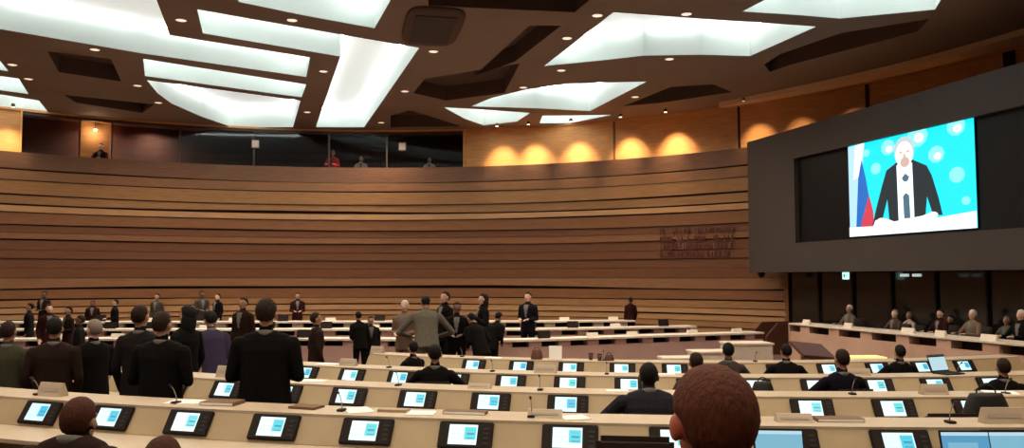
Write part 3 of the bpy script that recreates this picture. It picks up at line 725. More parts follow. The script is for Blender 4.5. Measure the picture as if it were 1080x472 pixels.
# podium desk
PV = 1.0
PT = -1.25
up0 = (on_plane(832, 340, PA+NRM*PV, NRM)-PA).dot(D); DF = -2.05
q0 = on_plane(832, 340, PA+NRM*PV, NRM); PT = q0.z
e = empty('podium_desk', pl_(up0, PV, WELL), 0, 'long rose-beige podium desk with white top edge under the screen', 'desk'); og = e.location.copy()
b = MB(); b.box(pl_((up0+14.5)/2, PV-.35, PT-.03)-og, (14.5-up0, .75, .05), Rz(PR), bev=.012); b.build('worktop', 'white_top', e)
b = MB(); b.box(pl_((up0+14.5)/2, PV-.05, (PT-.24+WELL)/2)-og, (14.5-up0, .06, PT-.24-WELL), Rz(PR)); b.build('front_panel', 'rose_wood', e)
b = MB(); b.box(pl_((up0+14.5)/2, PV-.35, (PT-.05+WELL)/2)-og, (14.4-up0, .04, PT-.06-WELL), Rz(PR)); b.build('inner_panel', 'dark_recess', e)
b = MB()
for j in range(11):
    b = MB(); b.box(pl_(up0+.7+j*1.25, PV-.18, PT-.15)-og, (.42, .3, .18), Rz(PR)); b.build('slot_divider', 'rose_wood', e)
b = MB(); b.box(pl_(up0, PV-.35, (PT-.05+WELL)/2)-og, (.05, .7, PT-.05-WELL), Rz(PR)); b.build('end_panel', 'rose_wood', e)
# raised dais behind the podium
b = MB(); b.box(pl_((up0+LEN)/2, PV-1.3, (DF+WELL)/2), (LEN-up0, 1.85, DF-WELL), Rz(PR)); o = b.build('dais', 'carpet'); tag(o, kind='structure'); o.name = 'floor_dais'
b = MB()
for i, (px, w) in enumerate(((851, .3), (895, .3), (958, .4), (992, .3), (1043, .4))):
    q = on_plane(px, 345, PA+NRM*(PV-.2), NRM); u = (q-PA).dot(D)
    b = MB(); b.prism([(-.05, 0), (.05, 0), (.01, .12), (-.01, .12)], -w/2, w/2, lambda y, z, t: Vector((t, y, z))); o = b.build('nameplate', 'white_top'); o.location = pl_(u, PV-.2, PT-.005); o.rotation_euler = (0, 0, PR+math.pi)
    tag(o, 'white nameplate on the podium desk, '+ordn(i)+' from the left', 'nameplate', 'podium nameplates')
# emission imitating a warm-lit desk gap low in front of the podium
q = on_plane(905, 377.5, PA+NRM*(PV+1.2), NRM)
M['warm_glow'] = mat('warm_glow', (.9, .7, .3), emit=(1, .68, .25), es=.7)
b = MB(); b.box((0, 0, 0), (3.6, .5, .06), bev=.01); b.box((0, 0, -.2), (3.5, .4, .34), mi=1)
b.box((0, -.0, .035), (3.3, .3, .02), mi=2)
# stair block at the podium's left end: two brown steps and rail
e = empty('podium_steps', at_z(815, 372, WELL), PR, 'brown carpeted steps with side panels at the left end of the podium desk', 'steps')
o1 = at_z(815, 372, WELL)
b = MB()
for i in range(3): b.box((0, .3*i+.15-.2, .11*(i+.5)), (.75, .34, .11*(1)), None); b.box((0, .3*i+.15-.2, .055*(i+.01)), (.74, .33, .11*i+.001))
b.build('step_flight', 'carpet', e)
for sx in (-1, 1):
    b = MB(); b.prism([(-.5, 0), (.9, 0), (.9, .95), (-.1, .95), (-.5, .55)], sx*.42-.03, sx*.42+.03, lambda y, z, t: Vector((t, y, z))); b.build('side_panel', 'brown_leather', e)
# low white tables in the well
for i, (px, py, w, h_, d_, lb) in enumerate(((787, 372, 1.1, .78, .8, 'pale boxy table in the well left of the podium steps'), (748, 376, .9, .66, .7, 'low pale table in the well behind the brown-haired man'), (715, 378, .8, .6, .6, 'small low pale table in the well, leftmost of the three'))):
    p = at_d(px, py-2, 20.0-i*.9); e = empty('side_table', (p.x, p.y, WELL), .1, lb, 'table')
    b = MB(); b.box((0, 0, h_-.02), (w, d_, .05), bev=.01); b.build('tabletop', 'white_top', e)
    b = MB(); b.box((0, -d_/2+.06, h_/2-.03), (w-.08, .03, h_-.06)); b.build('front_panel', 'white_top', e)
    for sx in (-1, 1):
        b = MB(); b.box((sx*(w/2-.05), 0, h_/2-.03), (.03, d_-.06, h_-.06)); b.build('side_panel', 'white_top', e)
# dark reddish armchair-like block and added low counter with imitated warm glow in front of the podium
e = empty('lectern', at_d(857, 380, 17.6)*1.0, 0, 'dark reddish-brown slanted lectern in front of the podium', 'lectern'); e.location.z = WELL; e.rotation_euler = (0, 0, .25)
zt_ = at_d(857, 363.5, 17.6).z-WELL
b = MB(); b.box((0, 0, zt_/2-.1), (.35, .35, zt_-.2), bev=.01); b.build('column', 'brown_leather', e)
b = MB(); b.box((0, 0, zt_-.12), (.82, .60, .07), Matrix.Rotation(.45, 3, 'X') @ Matrix.Rotation(.12, 3, 'Y'), bev=.01); b.build('top', 'brown_leather', e)
b = MB(); b.box((0, 0, .03), (.55, .5, .06), bev=.01); b.build('base', 'brown_leather', e)
p = at_d(908, 375, 16.2); e = empty('glow_counter', (p.x, p.y, WELL), .05, 'low stand-in counter, yellow glow imitating a warm-lit desk gap in front of the podium', 'counter')
hh = p.z-WELL
b = MB(); b.box((0, 0, hh/2-.03), (.8, .4, hh-.06), bev=.01); b.build('body', 'rose_wood', e); b = MB(); b.box((0, 0, hh-.03), (.84, .45, .05), bev=.01); b.build('glow_top', 'warm_glow', e)

# signs and lamps below the screen wall
q = onp(892, 288.5, -.3); e = empty('exit_sign', (q.x, q.y, bz), PR+math.pi, 'small glowing green-white exit sign below the screen wall', 'sign')
b = MB(); b.box((0, 0, -.12), (.24, .06, .2), bev=.008); b.build('sign_box', 'exit_green', e)
b = MB(); b.box((0, 0, -.02), (.03, .03, .06)); b.build('bracket', 'bezel', e)
b = MB()
b.box((.03, -.032, -.12), (.05, .004, .10)); b.box((-.045, -.032, -.12), (.07, .004, .014)); b.box((-.075, -.032, -.12), (.014, .004, .05), Matrix.Rotation(.5, 3, 'Y')); b.v = [(-x, -y, z) if 0 else (x, -y, z) for x, y, z in b.v]
b.build('pictogram', 'sign_mark', e)
for px, lb in ((954, 'dim bluish linear lamp below the screen wall, left one of two'), (967, 'dim bluish linear lamp below the screen wall, right one of two')):
    q = onp(px, 289, -.3); e = empty('ceiling_lamp', (q.x, q.y, bz), PR, lb, 'lamp', 'lamps under the screen wall')
    b = MB(); b.box((0, 0, -.11), (.26, .08, .07), bev=.01); b.build('lamp_body', 'cool_lamp', e); b = MB(); b.box((0, 0, -.04), (.05, .05, .09)); b.build('bracket', 'bezel', e)
# dome camera under the left end of the screen wall
q = onp(803, 289, -.3); e = empty('dome_camera', (q.x, q.y, bz), 0, 'black dome camera hanging under the left end of the screen wall', 'camera')
b = MB(); b.tube([(0, 0, .01), (0, 0, -.06)], [.12, .13], 16); b.build('mount', 'black', e); b = MB(); b.ball((0, 0, -.07), (.11, .11, .11)); b.build('dome', 'black', e)

# inscription on the wooden wall: four lines of small reddish letters (unreadable in the photo)
a0i, a1i = wang(on_cyl(696, 250, 20.2)), wang(on_cyl(775, 250, 20.2)); zc = [on_cyl(735, y, 20.2).z for y in (243, 251, 259, 267)]
mb = MB(); rnd = random.Random(3)
org = cylp(20.2, (a0i+a1i)/2, zc[1])
def stroke(a, z, w, h, mi): mb.box(cylp(20.205, a, z)-org, (w, .03, h), Rz(-a), mi)
for li, z in enumerate(zc):
    s = 0; tot = (a1i-a0i)*20.2*(1 if li < 3 else .97)
    while s < tot-.1:
        a = a0i+s/20.2
        if rnd.random() < .13: s += .1; continue
        ty = rnd.randint(0, 4); H = .20; mi = 1 if rnd.random() < .12 else 0
        stroke(a, z, .03, H, mi)
        if ty in (0, 1): stroke(a+.045/20.2, z+H/2-.015, .09, .03, mi)
        if ty in (0, 2): stroke(a+.045/20.2, z, .08, .028, mi)
        if ty in (0, 2, 3): stroke(a+.045/20.2, z-H/2+.015, .09, .03, mi)
        if ty in (1, 4): stroke(a+.09/20.2, z, .03, H, mi)
        s += .15
o = mb.build('wall_inscription', ['letters', 'letters_pale']); o.location = org; tag(o, 'four lines of small dark red lettering on the wooden wall beside the screen', 'inscription')

# ------------------------------------------------------------------ people
def build_body(key):
    pose, lod, lean, turn, arms, build_, nod = key
    sit = pose == 'sit'
    hz = .52 if sit else .93; dz = hz-.93
    caps = []; mb = MB()
    RL = Matrix.Rotation(-lean, 4, 'X'); piv = Vector((0, 0, hz))
    U = lambda p: (RL @ (Vector(p)+Vector((0, 0, dz))-piv))+piv
    RT = Matrix.Rotation(turn, 4, 'Z'); hp = Vector((0, 0, 1.58))
    nv = Vector((0, .05, -.075))*nod
    def Hd(p): return U((RT @ (Vector(p)-hp))+hp+nv)
    w = build_
    def cap(pts, rs, tg, n=10, ecc=1):
        mb.tube(pts, rs, n, ecc=ecc)
        for p, r in zip(pts, rs): mb.ball(p, (r, r, r), 8)
        for a, b, ra, rb_ in zip(pts, pts[1:], rs, rs[1:]): caps.append((Vector(a), Vector(b), ra, rb_, tg))
    # torso
    low = .80 if not sit else .90
    R_ = [(low, .188*w, .135), (.93, .182*w, .13), (1.08, .168*w, .122), (1.22, .172*w, .13), (1.35, .195*w, .13), (1.43, .185*w, .108), (1.475, .145*w, .085), (1.505, .085, .065)]
    rings = []
    for z, rx, ry in R_:
        rings.append([U((rx*math.cos(t), ry*math.sin(t)+(.012 if z > 1.2 else 0), z)) for t in [2*math.pi*k/20 for k in range(20)]])
    mb.rings(rings)
    for (za, rxa, rya), (zb_, rxb, ryb) in zip(R_[:-1], R_[1:]):
        for ox in (-1, 0, 1): caps.append((U((ox*max(0, rxa-rya), 0, za)), U((ox*max(0, rxb-ryb), 0, zb_)), rya, ryb, 0))
    # neck and head
    cap([U((0, -.005, 1.45)), Hd((0, .005, 1.56))], [.062, .055], 2)
    n = 16
    mb.ball(Hd((0, -.008, 1.665)), (.076, .096, .098), n, rot=(RL@RT).to_3x3()); caps.append((Hd((0, -.02, 1.665)), Hd((0, .01, 1.665)), .085, .085, 2))
    mb.ball(Hd((0, .022, 1.602)), (.056, .072, .072), n, rot=(RL@RT).to_3x3()); caps.append((Hd((0, .02, 1.60)), Hd((0, .03, 1.61)), .065, .065, 2))
    mb.ball(Hd((0, .072, 1.557)), (.024, .02, .018), 8)                                       # chin
    mb.tube([Hd((0, .086, 1.668)), Hd((0, .106, 1.628)), Hd((0, .090, 1.617))], [.009, .014, .010], 8)   # nose
    for s in (-1, 1):
        mb.ball(Hd((s*.079, -.002, 1.635)), (.011, .02, .032), 8, rot=(RL@RT).to_3x3())          # ear
        caps.append((Hd((s*.079, 0, 1.62)), Hd((s*.079, 0, 1.65)), .02, .02, 2))
        mb.ball(Hd((s*.03, .078, 1.680)), (.022, .012, .008), 8)                              # brow
        mb.ball(Hd((s*.030, .082, 1.658)), (.013, .008, .008), 8); caps.append((Hd((s*.030, .090, 1.658)), Hd((s*.034, .090, 1.658)), .009, .009, 5))
        mb.ball(Hd((s*.038, .066, 1.625)), (.022, .02, .02), 8)                               # cheek
    mb.ball(Hd((0, .088, 1.587)), (.024, .010, .010), 8); caps.append((Hd((-.018, .095, 1.587)), Hd((.018, .095, 1.587)), .008, .008, 6))
    # arms
    A = {'down': lambda s: ((s*.178*w, 0, 1.395), (s*.235*w, -.03, 1.13), (s*.22, .07, .90)),
         'front': lambda s: ((s*.178*w, 0, 1.395), (s*.228*w, -.01, 1.13), (s*.11, .24, 1.12)),
         'desk': lambda s: ((s*.178*w, 0, 1.395), (s*.28*w, .14, 1.17), (s*.17, .40, 1.20)),
         'wide': lambda s: ((s*.185*w, 0, 1.395), (s*.40*w, .16, 1.17), (s*.26, .40, 1.20)),
         'one': lambda s: ((s*.178*w, 0, 1.395), (s*.27*w, .02, 1.13), (s*.25, .06, .89)) if s > 0 else ((s*.178*w, 0, 1.395), (s*.30*w, .06, 1.16), (s*.16, .28, 1.32))}[arms]
    for s in (-1, 1):
        a, b, c = A(s); a, b, c = U(a), U(b), U(c)
        cap([a, a.lerp(b, .5), b], [.068, .058, .048], 0); cap([b, b.lerp(c, .5), c], [.048, .043, .036], 0)
        d = (c-b).normalized(); side = Vector((s, 0, 0)); side = (side-d*side.dot(d)).normalized(); nrm = d.cross(side)*s
        pc = c+d*.055
        mb.rings([[c+d*t+side*x*wd+nrm*y*.016 for x, y in [(math.cos(q), math.sin(q)) for q in [2*math.pi*k/10 for k in range(10)]]] for t, wd in ((-.01, .026), (.03, .036), (.075, .042), (.095, .038))])
        caps.append((c+d*.02, c+d*.09, .034, .036, 2))
        curl = (Vector((0, 0, -1)) if abs(d.z) < .7 else Vector((0, 1, 0)))
        for fi, (off, ln) in enumerate(((-.030, .070), (-.010, .078), (.010, .074), (.030, .058))):
            p0 = c+d*.085-side*off*-1; p1 = p0+d*ln*.5+curl*.008; p2 = p0+d*ln*.85+curl*.03
            mb.tube([p0, p1, p2], [.0095, .009, .008], 8); mb.ball(p2, (.008,)*3, 6); caps.append((p0, p2, .012, .012, 2))
        p0 = c+d*.03-side*.03; p1 = p0-side*.025+d*.03; p2 = p1+d*.03+curl*.01
        mb.tube([p0, p1, p2], [.012, .011, .009], 8); mb.ball(p2, (.009,)*3, 6); caps.append((p0, p2, .012, .012, 2))
    # legs
    for s in (-1, 1):
        if sit: J = [(s*.095, .0, .53), (s*.13, .42, .53), (s*.13, .44, .10)]
        else: J = [(s*.092, 0, .90), (s*.105, .015, .50), (s*.11, -.01, .10)]
        J = [Vector(j) for j in J]
        cap([J[0], J[0].lerp(J[1], .5), J[1]], [.098, .082, .062], 1, 12); cap([J[1], J[1].lerp(J[2], .4), J[2]], [.062, .060, .046], 1, 12)
        f = J[2]; mb.rings([[Vector((f.x+s*.01+rx*math.cos(t), f.y+yy, .002+max(0, hh*(.5+.5*math.sin(t))))) for t in [2*math.pi*k/12 for k in range(12)]] for yy, rx, hh in ((-.07, .03, .07), (-.04, .042, .10), (.03, .045, .09), (.12, .050, .06), (.18, .04, .045), (.2, .015, .03))])
        caps.append((Vector((f.x, f.y-.03, .04)), Vector((f.x, f.y+.16, .03)), .05, .045, 3))
    if sit: cap([Vector((-.08, -.02, .54)), Vector((.08, -.02, .54))], [.125, .125], 1, 12)
    me = mb.mesh('raw', []); o = bpy.data.objects.new('raw', me); COL.objects.link(o)
    md = o.modifiers.new('r', 'REMESH'); md.mode = 'VOXEL'; md.voxel_size = {0: .0065, 1: .011, 2: .016}[lod]; md.use_smooth_shade = True
    ms = o.modifiers.new('s', 'SMOOTH'); ms.factor = .5; ms.iterations = {0: 4, 1: 2, 2: 1}[lod]
    dg = bpy.context.evaluated_depsgraph_get(); ev = bpy.data.meshes.new_from_object(o.evaluated_get(dg)); bpy.data.objects.remove(o)
    n = len(ev.polygons); C = np.zeros(n*3); ev.polygons.foreach_get('center', C); C = C.reshape(-1, 3)
    best = np.full(n, 9.); tg = np.zeros(n, int)
    for a, b, ra, rb_, t in caps:
        a = np.array(a); b = np.array(b); ab = b-a; L = max(ab@ab, 1e-9); h = np.clip(((C-a)@ab)/L, 0, 1)
        dd = np.linalg.norm(C-a-h[:, None]*ab, axis=1)-(ra+(rb_-ra)*h)
        mk = dd < best; best[mk] = dd[mk]; tg[mk] = t
    # shirt front V
    inv = RL.inverted(); Cl = np.array([(inv @ (Vector(c)-piv))+piv-Vector((0, 0, dz)) for c in C])
    v = (Cl[:, 1] > .05) & (Cl[:, 2] > 1.16) & (Cl[:, 2] < 1.47) & (np.abs(Cl[:, 0]) < .012+.17*(Cl[:, 2]-1.16)) & (tg == 0); tg[v] = 4
    for k in range(7): ev.materials.append(None)
    ev.polygons.foreach_set('material_index', tg.astype(np.int32)); ev.polygons.foreach_set('use_smooth', np.ones(n, bool)); ev.name = 'person'
    # where the head and collar sit
    return ev, Hd((0, -.008, 1.665)), (RL@RT), U((0, 0, 1.475)), RL
def ss(a, b, x):
    t = max(0, min(1, (x-a)/(b-a)))
    return t*t*(3-2*t)
def hair_mesh(style, n):
    mb = MB()
    def fn(d):
        face = ss(.05, .35, d.y+.25*(-d.z))*(1-ss(.38, .62, d.z-.15*d.y)) if d.y > -.2 else 0
        lw = -.42-.38*ss(.2, -.6, d.y); low = 1-ss(lw-.16, lw+.16, d.z) if style != 'long' else 0
        side = ss(.45, .75, abs(d.x))*(1-ss(-.2, .05, d.z))*ss(-.35, .0, d.y) if style != 'long' else 0
        top = ss(.45, .8, d.z)*ss(-.9, -.3, d.y) if style == 'bald' else 0
        cut = max(face, low, side, top)
        thick = {'short': 1.10, 'long': 1.17, 'bald': 1.05, 'full': 1.17, 'crop': 1.055}[style]
        base = thick+.025*noise.noise(Vector((d.x*5, d.y*5, d.z*5)))+.012*noise.noise(Vector((d.x*16, d.y*16, d.z*16)))
        return base*(1-cut)+.86*cut
    mb.ball((0, 0, 0), (.076, .096, .098), n, fn=fn)
    if style == 'long':
        mb.ball((0, -.055, -.10), (.082, .05, .15), n//2+4, fn=lambda d: 1+.05*noise.noise(d*4))
        for s in (-1, 1): mb.ball((s*.072, -.02, -.10), (.024, .05, .12), 10)
    return mb.mesh('hair', [])
BODY = {}; HAIR = {}
def cloth(name, c, rough=.85): 
    if name not in M: M[name] = mat(name, c, rough=rough, var=.12, scale=25, spec=.08, bump=.15)
    return M[name]
CL = {'black': (.0045, .004, .004), 'navy': (.006, .0055, .011), 'charcoal': (.012, .010, .011), 'olive': (.045, .042, .028), 'brown': (.020, .010, .008), 'greyblue': (.020, .020, .026), 'purple': (.035, .026, .055),
      'tan': (.16, .11, .08), 'grey': (.11, .10, .08), 'grey2': (.055, .045, .04), 'cream': (.42, .34, .28), 'red': (.8, .04, .04), 'white': (.6, .58, .55), 'maroon': (.024, .007, .006), 'taupe': (.07, .045, .035)}
SK = {'pale': (.55, .33, .25), 'mid': (.33, .17, .11), 'dark': (.12, .055, .035), 'red': (.42, .10, .055)}
HR = {'black': (.006, .005, .005), 'brown': (.019, .009, .006), 'auburn': (.055, .016, .009), 'grey': (.20, .16, .14), 'white': (.55, .5, .46), 'ginger': (.085, .024, .012)}
for k, v in CL.items(): cloth('cloth_'+k, v)
for k, v in SK.items(): M['skin_'+k] = mat('skin_'+k, v, rough=.5, var=.06, scale=20)
for k, v in HR.items(): M['hair_'+k] = mat('hair_'+k, v, rough=.7, spec=.15, var=.3, scale=130, stretch=(1, 1, .3), bump=.8)
M['shirt'] = mat('shirt', (.13, .12, .115), rough=.8); M['eye'] = mat('eye', (.02, .015, .012), rough=.2); M['lips'] = mat('lips', (.30, .10, .08)); M['shoe'] = mat('shoe', (.01, .008, .008), rough=.35)
def person(px, py, d, pose, face, label, top='black', legs=None, skin='mid', hair='short', hc='black', lean=0, turn=0, arms=None, build_=1.0, lod=None, fl=None, nod=0, width=None, group=None):
    """px,py = top of the head in the frame; d = distance; face = direction looked at (degrees, 0 = away from the camera)"""
    p = at_d(px, py, d); f = fz(p.x, p.y) if fl is None else fl
    lod = lod if lod is not None else (0 if d < 8 else 1 if d < 15 else 2)
    arms = arms or ('desk' if pose == 'sit' else 'down')
    key = (pose, lod, round(lean, 2), round(turn, 2), arms, build_, nod)
    if key not in BODY: BODY[key] = build_body(key)
    me, hpos, hrot, cpos, RL = BODY[key]
    top_z = (hpos+hrot.to_3x3()@Vector((0, 0, .107))).z
    s = (p.z-f)/top_z
    s2 = max(.86, min(1.13, s))
    o = bpy.data.objects.new('person', me); COL.objects.link(o)
    w_ = width or 1
    o.scale = (s2*w_, s2*w_, s); yaw = math.radians(face)
    # put the head top, not the feet, on the measured spot
    off = Rz(yaw) @ Vector((hpos.x*s2*w_, hpos.y*s2*w_, 0)); o.location = (p.x-off.x, p.y-off.y, f); o.rotation_euler = (0, 0, yaw)
    ms = ['cloth_'+top, 'cloth_'+(legs or top), 'skin_'+skin, 'shoe', 'shirt', 'eye', 'lips']
    for i, m in enumerate(ms): o.material_slots[i].link = 'OBJECT'; o.material_slots[i].material = M[m]
    tag(o, label, 'person', group)
    hk = (hair, 40 if lod == 0 else 20)
    if hk not in HAIR:
        HAIR[hk] = hair_mesh(*hk); HAIR[hk].materials.append(None)
    h = bpy.data.objects.new('hair', HAIR[hk]); COL.objects.link(h); h.parent = o; h.matrix_local = Matrix.Translation(hpos) @ hrot
    h.material_slots[0].link = 'OBJECT'; h.material_slots[0].material = M['hair_'+hc]
    if lod < 2:
        b = MB(); n = 20; rr = []
        for r0, z in ((.070, -.02), (.069, .028), (.060, .030), (.058, -.02)):
            rr.append([Vector((r0*math.cos(2*math.pi*k/n), r0*math.sin(2*math.pi*k/n)*1.0-.004, z+.012*math.sin(2*math.pi*k/n)*-1)) for k in range(n)])
        b.rings(rr); c = b.build('collar', 'shirt', o); c.matrix_local = Matrix.Translation(cpos) @ RL
    return o
def chair_proto():
    e = empty('conference_chair')
    b = MB(); b.box((0, 0, .43), (.48, .46, .08), bev=.025); b.build('seat', 'seat_leather', e)
    b = MB(); R = Matrix.Rotation(.12, 3, 'X'); b.box((0, -.27, .70), (.46, .06, .50), R, bev=.028); b.build('backrest', 'seat_leather', e)
    b = MB(); b.tube([(0, 0, .06), (0, 0, .40)], .03, 10); b.build('column', 'metal', e)
    for k in range(5):
        a = 2*math.pi*k/5; l = MB(); l.tube([(0, 0, .09), (.28*math.cos(a), .28*math.sin(a), .05)], [.025, .015], 8); l.ball((.28*math.cos(a), .28*math.sin(a), .028), (.028,)*3, 8); l.build('leg', 'metal', e)
    for s in (-1, 1):
        l = MB(); l.tube([(s*.25, -.18, .42), (s*.27, -.16, .62), (s*.27, .12, .64)], .016, 8); l.build('armrest', 'black', e)
    return e
chair0 = chair_proto(); chair_used = False
def chair_for(o, label, back=0, sc=1):
    global chair_used
    c = chair0 if not chair_used else copy_tree(chair0); chair_used = True
    c.location = (o.location.x, o.location.y, o.location.z); c.location += Rz(o.rotation_euler.z)@Vector((0, -.02-back, 0)); c.rotation_euler = o.rotation_euler
    c.scale = (sc, sc, o.scale.z if back == 0 else sc); tag(c, label, 'chair', 'conference chairs')
def row_d(k, px, q):
    s_ = at_px(k, px, q); return arcpt(k, s_, q).y
def seated(who, px, py, d, face, label, **k):
    if isinstance(d, int): d = row_d(d, px, -.80)
    o = person(px, py, d, 'sit', face, label, **k); chair_for(o, 'dark chair under the '+who); return o

# --- foreground and near rows
seated('foreground man with the large auburn head', 752, 384, 1.86, 10, 'man seen close from behind, large auburn-haired head at bottom right of centre', top='black', skin='red', hair='short', hc='ginger', arms='down', fl=-1.55, nod=.45, lod=0, width=1.12)
seated('man at the bottom left', 84, 418, 4.3, -4, 'seated man from behind at bottom left, reddish-brown hair and dark jacket', top='brown', skin='mid', hc='auburn', hair='short', arms='desk', fl=-1.93, lod=0, nod=1, build_=1.12, lean=.1)
seated('person at the bottom edge', 172, 459, 3.4, 5, 'top of a reddish-brown head at the bottom edge, left part of picture', top='maroon', hc='auburn', hair='short', fl=-1.93)
seated('grey-jacketed man leaning on his desk', 684, 381, 2, -3, 'seated man in dark grey jacket leaning on wide elbows, seen from behind', top='greyblue', skin='dark', hc='black', hair='crop', arms='wide', lean=.12, build_=1.2, nod=.5)
seated('person in front of the foreground head', 734, 371, 3, 5, 'seated person with greyish-brown hair just beyond the foreground auburn head', top='taupe', hc='brown', hair='short', skin='mid')
seated('black-haired person in grey-brown jacket', 768, 361, 4, -5, 'seated person with black hair and grey-brown jacket beyond the foreground head', top='grey2', hc='black', hair='full', arms='wide')
seated('dark-suited man beside the lectern', 829, 362, 4, -15, 'seated man in black jacket leaning left, in front of the dark lectern', top='black', hc='black', arms='wide', lean=.15, turn=.3)
seated('navy-suited man at right', 888, 367, 3, 4, 'seated man in navy suit with short brown hair, right part of the third row', top='navy', hc='brown', skin='mid', hair='crop', arms='wide')
seated('man in the fourth row at right', 949, 363, 4, 0, 'seated dark-haired man in black jacket, fourth row before the podium', top='black', hc='black', arms='wide')
seated('man at the right edge', 1058, 377, 3, -8, 'seated man with brown hair and black jacket near the right edge', top='black', hc='brown', hair='short', arms='wide', build_=1.08)
seated('dark seated person left of centre', 459, 362, 3, 0, 'seated person in black seen from behind, third row left of centre', top='black', hc='black', arms='wide', hair='short')
seated('person turned to the right in the fourth row', 436, 359, 4, 50, 'seated person in black, face turned aside, just left of the third row sitter', top='black', hc='black', skin='pale', turn=-.5, arms='desk')
# --- standing, left half
person(9, 338, 8.7, 'stand', 10, 'standing man in olive-green jacket cut by the left edge', top='olive', hc='brown', skin='mid')
person(58, 334, 8.5, 'stand', 15, 'standing person in black, second from the left edge', top='brown', hc='black', build_=1.1)
person(100, 336, 9.1, 'stand', 60, 'standing grey-haired man in dark suit facing left, third from the left edge', top='black', hc='grey', skin='pale', arms='front', build_=1.12)
person(148, 321, 8.7, 'stand', -5, 'standing man in dark suit with brown hair left of the broad man', top='charcoal', hc='brown', skin='mid')
person(171, 328, row_d(1, 171, .87), 'stand', -10, 'broad standing man in black suit seen from behind between the first rows', top='black', hc='brown', skin='mid', arms='front', build_=1.25)
person(198, 322, 10.6, 'stand', 70, 'standing woman with long black hair and dark coat right of the broad man', top='black', hc='black', hair='long', skin='mid')
person(222, 328, 11.6, 'stand', 40, 'standing woman in purple jacket with dark trousers leaning over a desk', top='purple', legs='black', hc='black', hair='full', lean=.35, arms='front')
person(257, 313, 17.5, 'stand', 160, 'dark standing person partly hidden left of the tall suited man', top='brown', hc='black')
person(281, 314.5, row_d(1, 281, .87), 'stand', 4, 'tall standing man in long black suit jacket seen from behind, left of centre', top='black', hc='brown', hair='full', skin='mid', arms='front', build_=1.22)
person(333, 329, 14.2, 'stand', -60, 'standing person in brown right of the tall suited man', top='brown', hc='brown', skin='mid', build_=1.05)
person(378, 328, 18.6, 'stand', 30, 'standing person in black bending over the front far desk', top='black', hc='black', lean=.25, arms='front')
person(391, 333, 19.0, 'stand', 200, 'person in dark clothes facing the camera right of the bending one', top='charcoal', hc='black', skin='mid')
person(427, 316, 17.2, 'stand', 170, 'standing white-haired man in beige-grey suit facing the camera', top='tan', hc='white', skin='pale', arms='front')
person(449, 312, 16.4, 'stand', 10, 'standing person in loose grey jacket bending forward, seen from behind', top='grey', legs='black', hc='black', lean=.45, arms='wide', build_=1.2)
person(470, 306.5, 18.5, 'stand', 130, 'standing dark-haired person in black turned towards the grey jacket', top='black', hc='brown', skin='pale', arms='one')
person(482, 318, 17.2, 'stand', 180, 'standing person in black in the centre group, left of the long-haired woman', top='black', hc='black', skin='dark', arms='front', build_=1.15)
person(510, 309, 18.8, 'stand', 110, 'standing woman with long dark hair in black dress, arm raised', top='black', hc='brown', hair='long', skin='pale', arms='one')
person(497, 330, 16.6, 'stand', 40, 'stooping person in black in front of the centre group', top='black', hc='black', lean=.5, arms='front', build_=1.15)
person(526, 329, 18.0, 'stand', -30, 'stooping dark-clothed person at the right of the centre group', top='black', hc='black', lean=.5, arms='front')
person(557, 307.5, 21.9, 'stand', 155, 'standing man in navy suit facing the camera in front of the wall', top='navy', hc='black', skin='pale', arms='front')
person(665, 313, 27.0, 'stand', 15, 'lone standing person in dark maroon robe against the wooden wall', top='maroon', hc='black', skin='dark', arms='down')
# --- far standing people by the wall
far = [(32, 319, 22.3, 'charcoal', 'standing person in dark grey by the far rows, leftmost'), (47, 306.5, 27, 'brown', 'small figure in brown close to the wall near the left edge'), (52, 320, 19, 'maroon', 'standing person in dark maroon among the left far rows'),
       (73, 323, 19.8, 'brown', 'person in brown bending by the left far rows'), (98, 316.5, 26.9, 'maroon', 'small dark figure by the wall between two left far figures'), (122, 315, 24.8, 'black', 'small figure in black by the left far rows'),
       (166, 309, 26.9, 'grey2', 'small figure in grey-brown behind the broad man'), (213, 306.5, 27, 'grey2', 'small pale-haired figure near the wall, left of a pair'), (230, 309, 26.8, 'black', 'small figure in black near the wall, right of a pair'),
       (314, 308, 26.9, 'maroon', 'small figure in maroon by the wall right of the tall suited man'), (85, 332, 16.5, 'charcoal', 'dark seated-height person behind the grey-haired man')]
for i, (x, y, d, c, lb) in enumerate(far):
    person(x, y, d, 'stand', 170+25*((i*37) % 5-2), lb, top=c, hc='brown' if i % 3 else 'black', skin=('mid', 'dark', 'pale')[i % 3], arms=('down', 'front')[i % 2])
# --- podium
def podium_person(px, py, lb, back=0, **k):
    q = on_plane(px, py, PA+NRM*(PV-1.25-back), NRM); o = person(px, py, q.y, 'sit', math.degrees(PR)-180+(-90 if 0 else 0), lb, lod=2, fl=DF, **k)
    o.rotation_euler = (0, 0, math.atan2(NRM.y, NRM.x)-math.pi/2); chair_for(o, 'dark chair under the '+lb.split(',')[0])
podium_person(896, 321, 'podium speaker in grey, leftmost behind the podium', top='grey', hc='white', skin='mid')
podium_person(944, 326, 'podium member with light hair, left of the cream-clad one', top='taupe', hc='grey', skin='pale')
podium_person(959, 328.5, 'podium member in cream clothes, second pair behind the podium', back=.6, top='cream', hc='grey', skin='mid')
podium_person(992, 325.5, 'podium member in dark clothes with pink face, middle of the podium', top='maroon', hc='brown', skin='pale')
podium_person(1003, 332, 'small podium member in black, right beside the pink-faced one', back=.65, top='black', hc='black', skin='mid')
podium_person(1026, 326, 'podium member with pale blond hair and tan jacket, right part', top='tan', hc='white', skin='pale')
podium_person(1062, 332.5, 'podium member in grey near the right edge', back=.6, top='grey', hc='grey', skin='mid')
podium_person(1077, 326, 'podium member with white face at the right edge', top='black', hc='white', skin='pale')
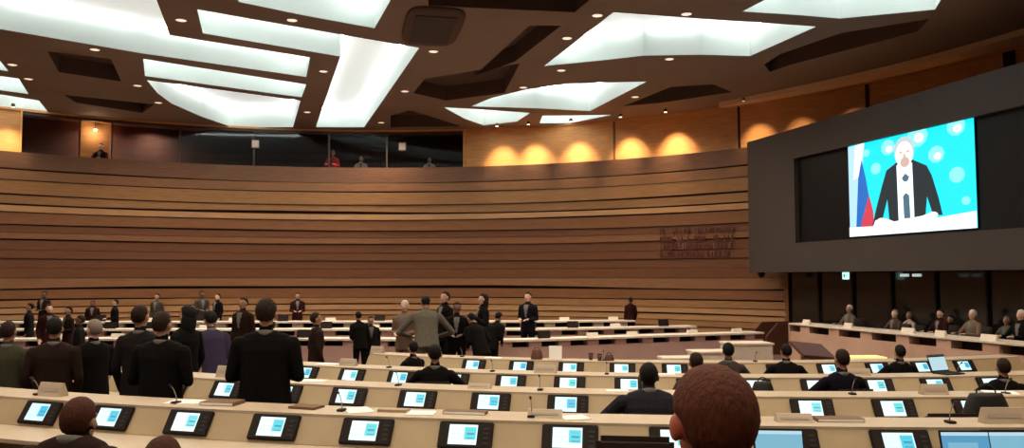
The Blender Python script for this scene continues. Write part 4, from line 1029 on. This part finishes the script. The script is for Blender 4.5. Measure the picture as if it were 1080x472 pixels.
# --- gallery spectators
for px, py, c, lb, hc in ((351, 157, 'red', 'gallery spectator in red behind the wall top', 'brown'), (381, 164.5, 'cream', 'gallery spectator in pale clothes, middle of three', 'grey'), (453, 165.5, 'cream', 'gallery spectator in pale clothes left of the lit wooden panels', 'brown'), (107, 151, 'maroon', 'dark spectator sitting in the lit booth on the left', 'black')):
    p = on_cyl(px, py, RG+.42); hdz = p.z-WALL_TOP+.02
    person(px, py, p.y, 'sit', 180, lb, top=c, hc=hc, skin='pale', lod=2, fl=3.75)

# extra furniture: black chairs/bags seen over the ledges
def loose_chair(k, px, q, lb, h=1.0, rz=0):
    global chair_used
    s = at_px(k, px, q); p = arcpt(k, s, q, FL[k]); c = copy_tree(chair0); c.location = p; c.rotation_euler = (0, 0, s/ROW[k]['R']+rz); c.scale = (1, 1, h); tag(c, lb, 'chair', 'conference chairs')
loose_chair(2, 985, -.75, 'empty black chair whose rounded back shows above the nearest desk row at right', 1.05)
loose_chair(1, 668, -.75, 'dark chair back directly below the grey-jacketed man', 1.15)
loose_chair(1, 590, -.85, 'empty dark chair at the lower edge left of the grey-jacketed man', .95)
# black bags standing on ledges at right
small_bag(2, 1040, -.28, (.48, .22, .30), 'large black bag standing on second row desk near the right edge', 'black')
small_bag(3, 805, -.2, (.30, .2, .2), 'black pouch on third row desk, right of the foreground head', 'black')

# ------------------------------------------------------------------ lights, world, camera
w = bpy.data.worlds.new('World'); scn.world = w; w.use_nodes = True; w.node_tree.nodes['Background'].inputs[0].default_value = (.5, .4, .32, 1); w.node_tree.nodes['Background'].inputs[1].default_value = .05
cam = bpy.data.cameras.new('Camera'); co_ = bpy.data.objects.new('Camera', cam); COL.objects.link(co_)
cam.sensor_width = 36; cam.lens = 36*860/1080; cam.clip_start = .05; cam.clip_end = 200
co_.rotation_euler = (math.pi/2+PITCH, 0, 0); scn.camera = co_
for o in list(scn.objects):
    if o.parent is None: o.location.z += EZ
vs = scn.view_settings; vs.view_transform = 'Standard'; vs.look = 'None'; vs.exposure = 0; vs.gamma = 1; vs.use_curve_mapping = False
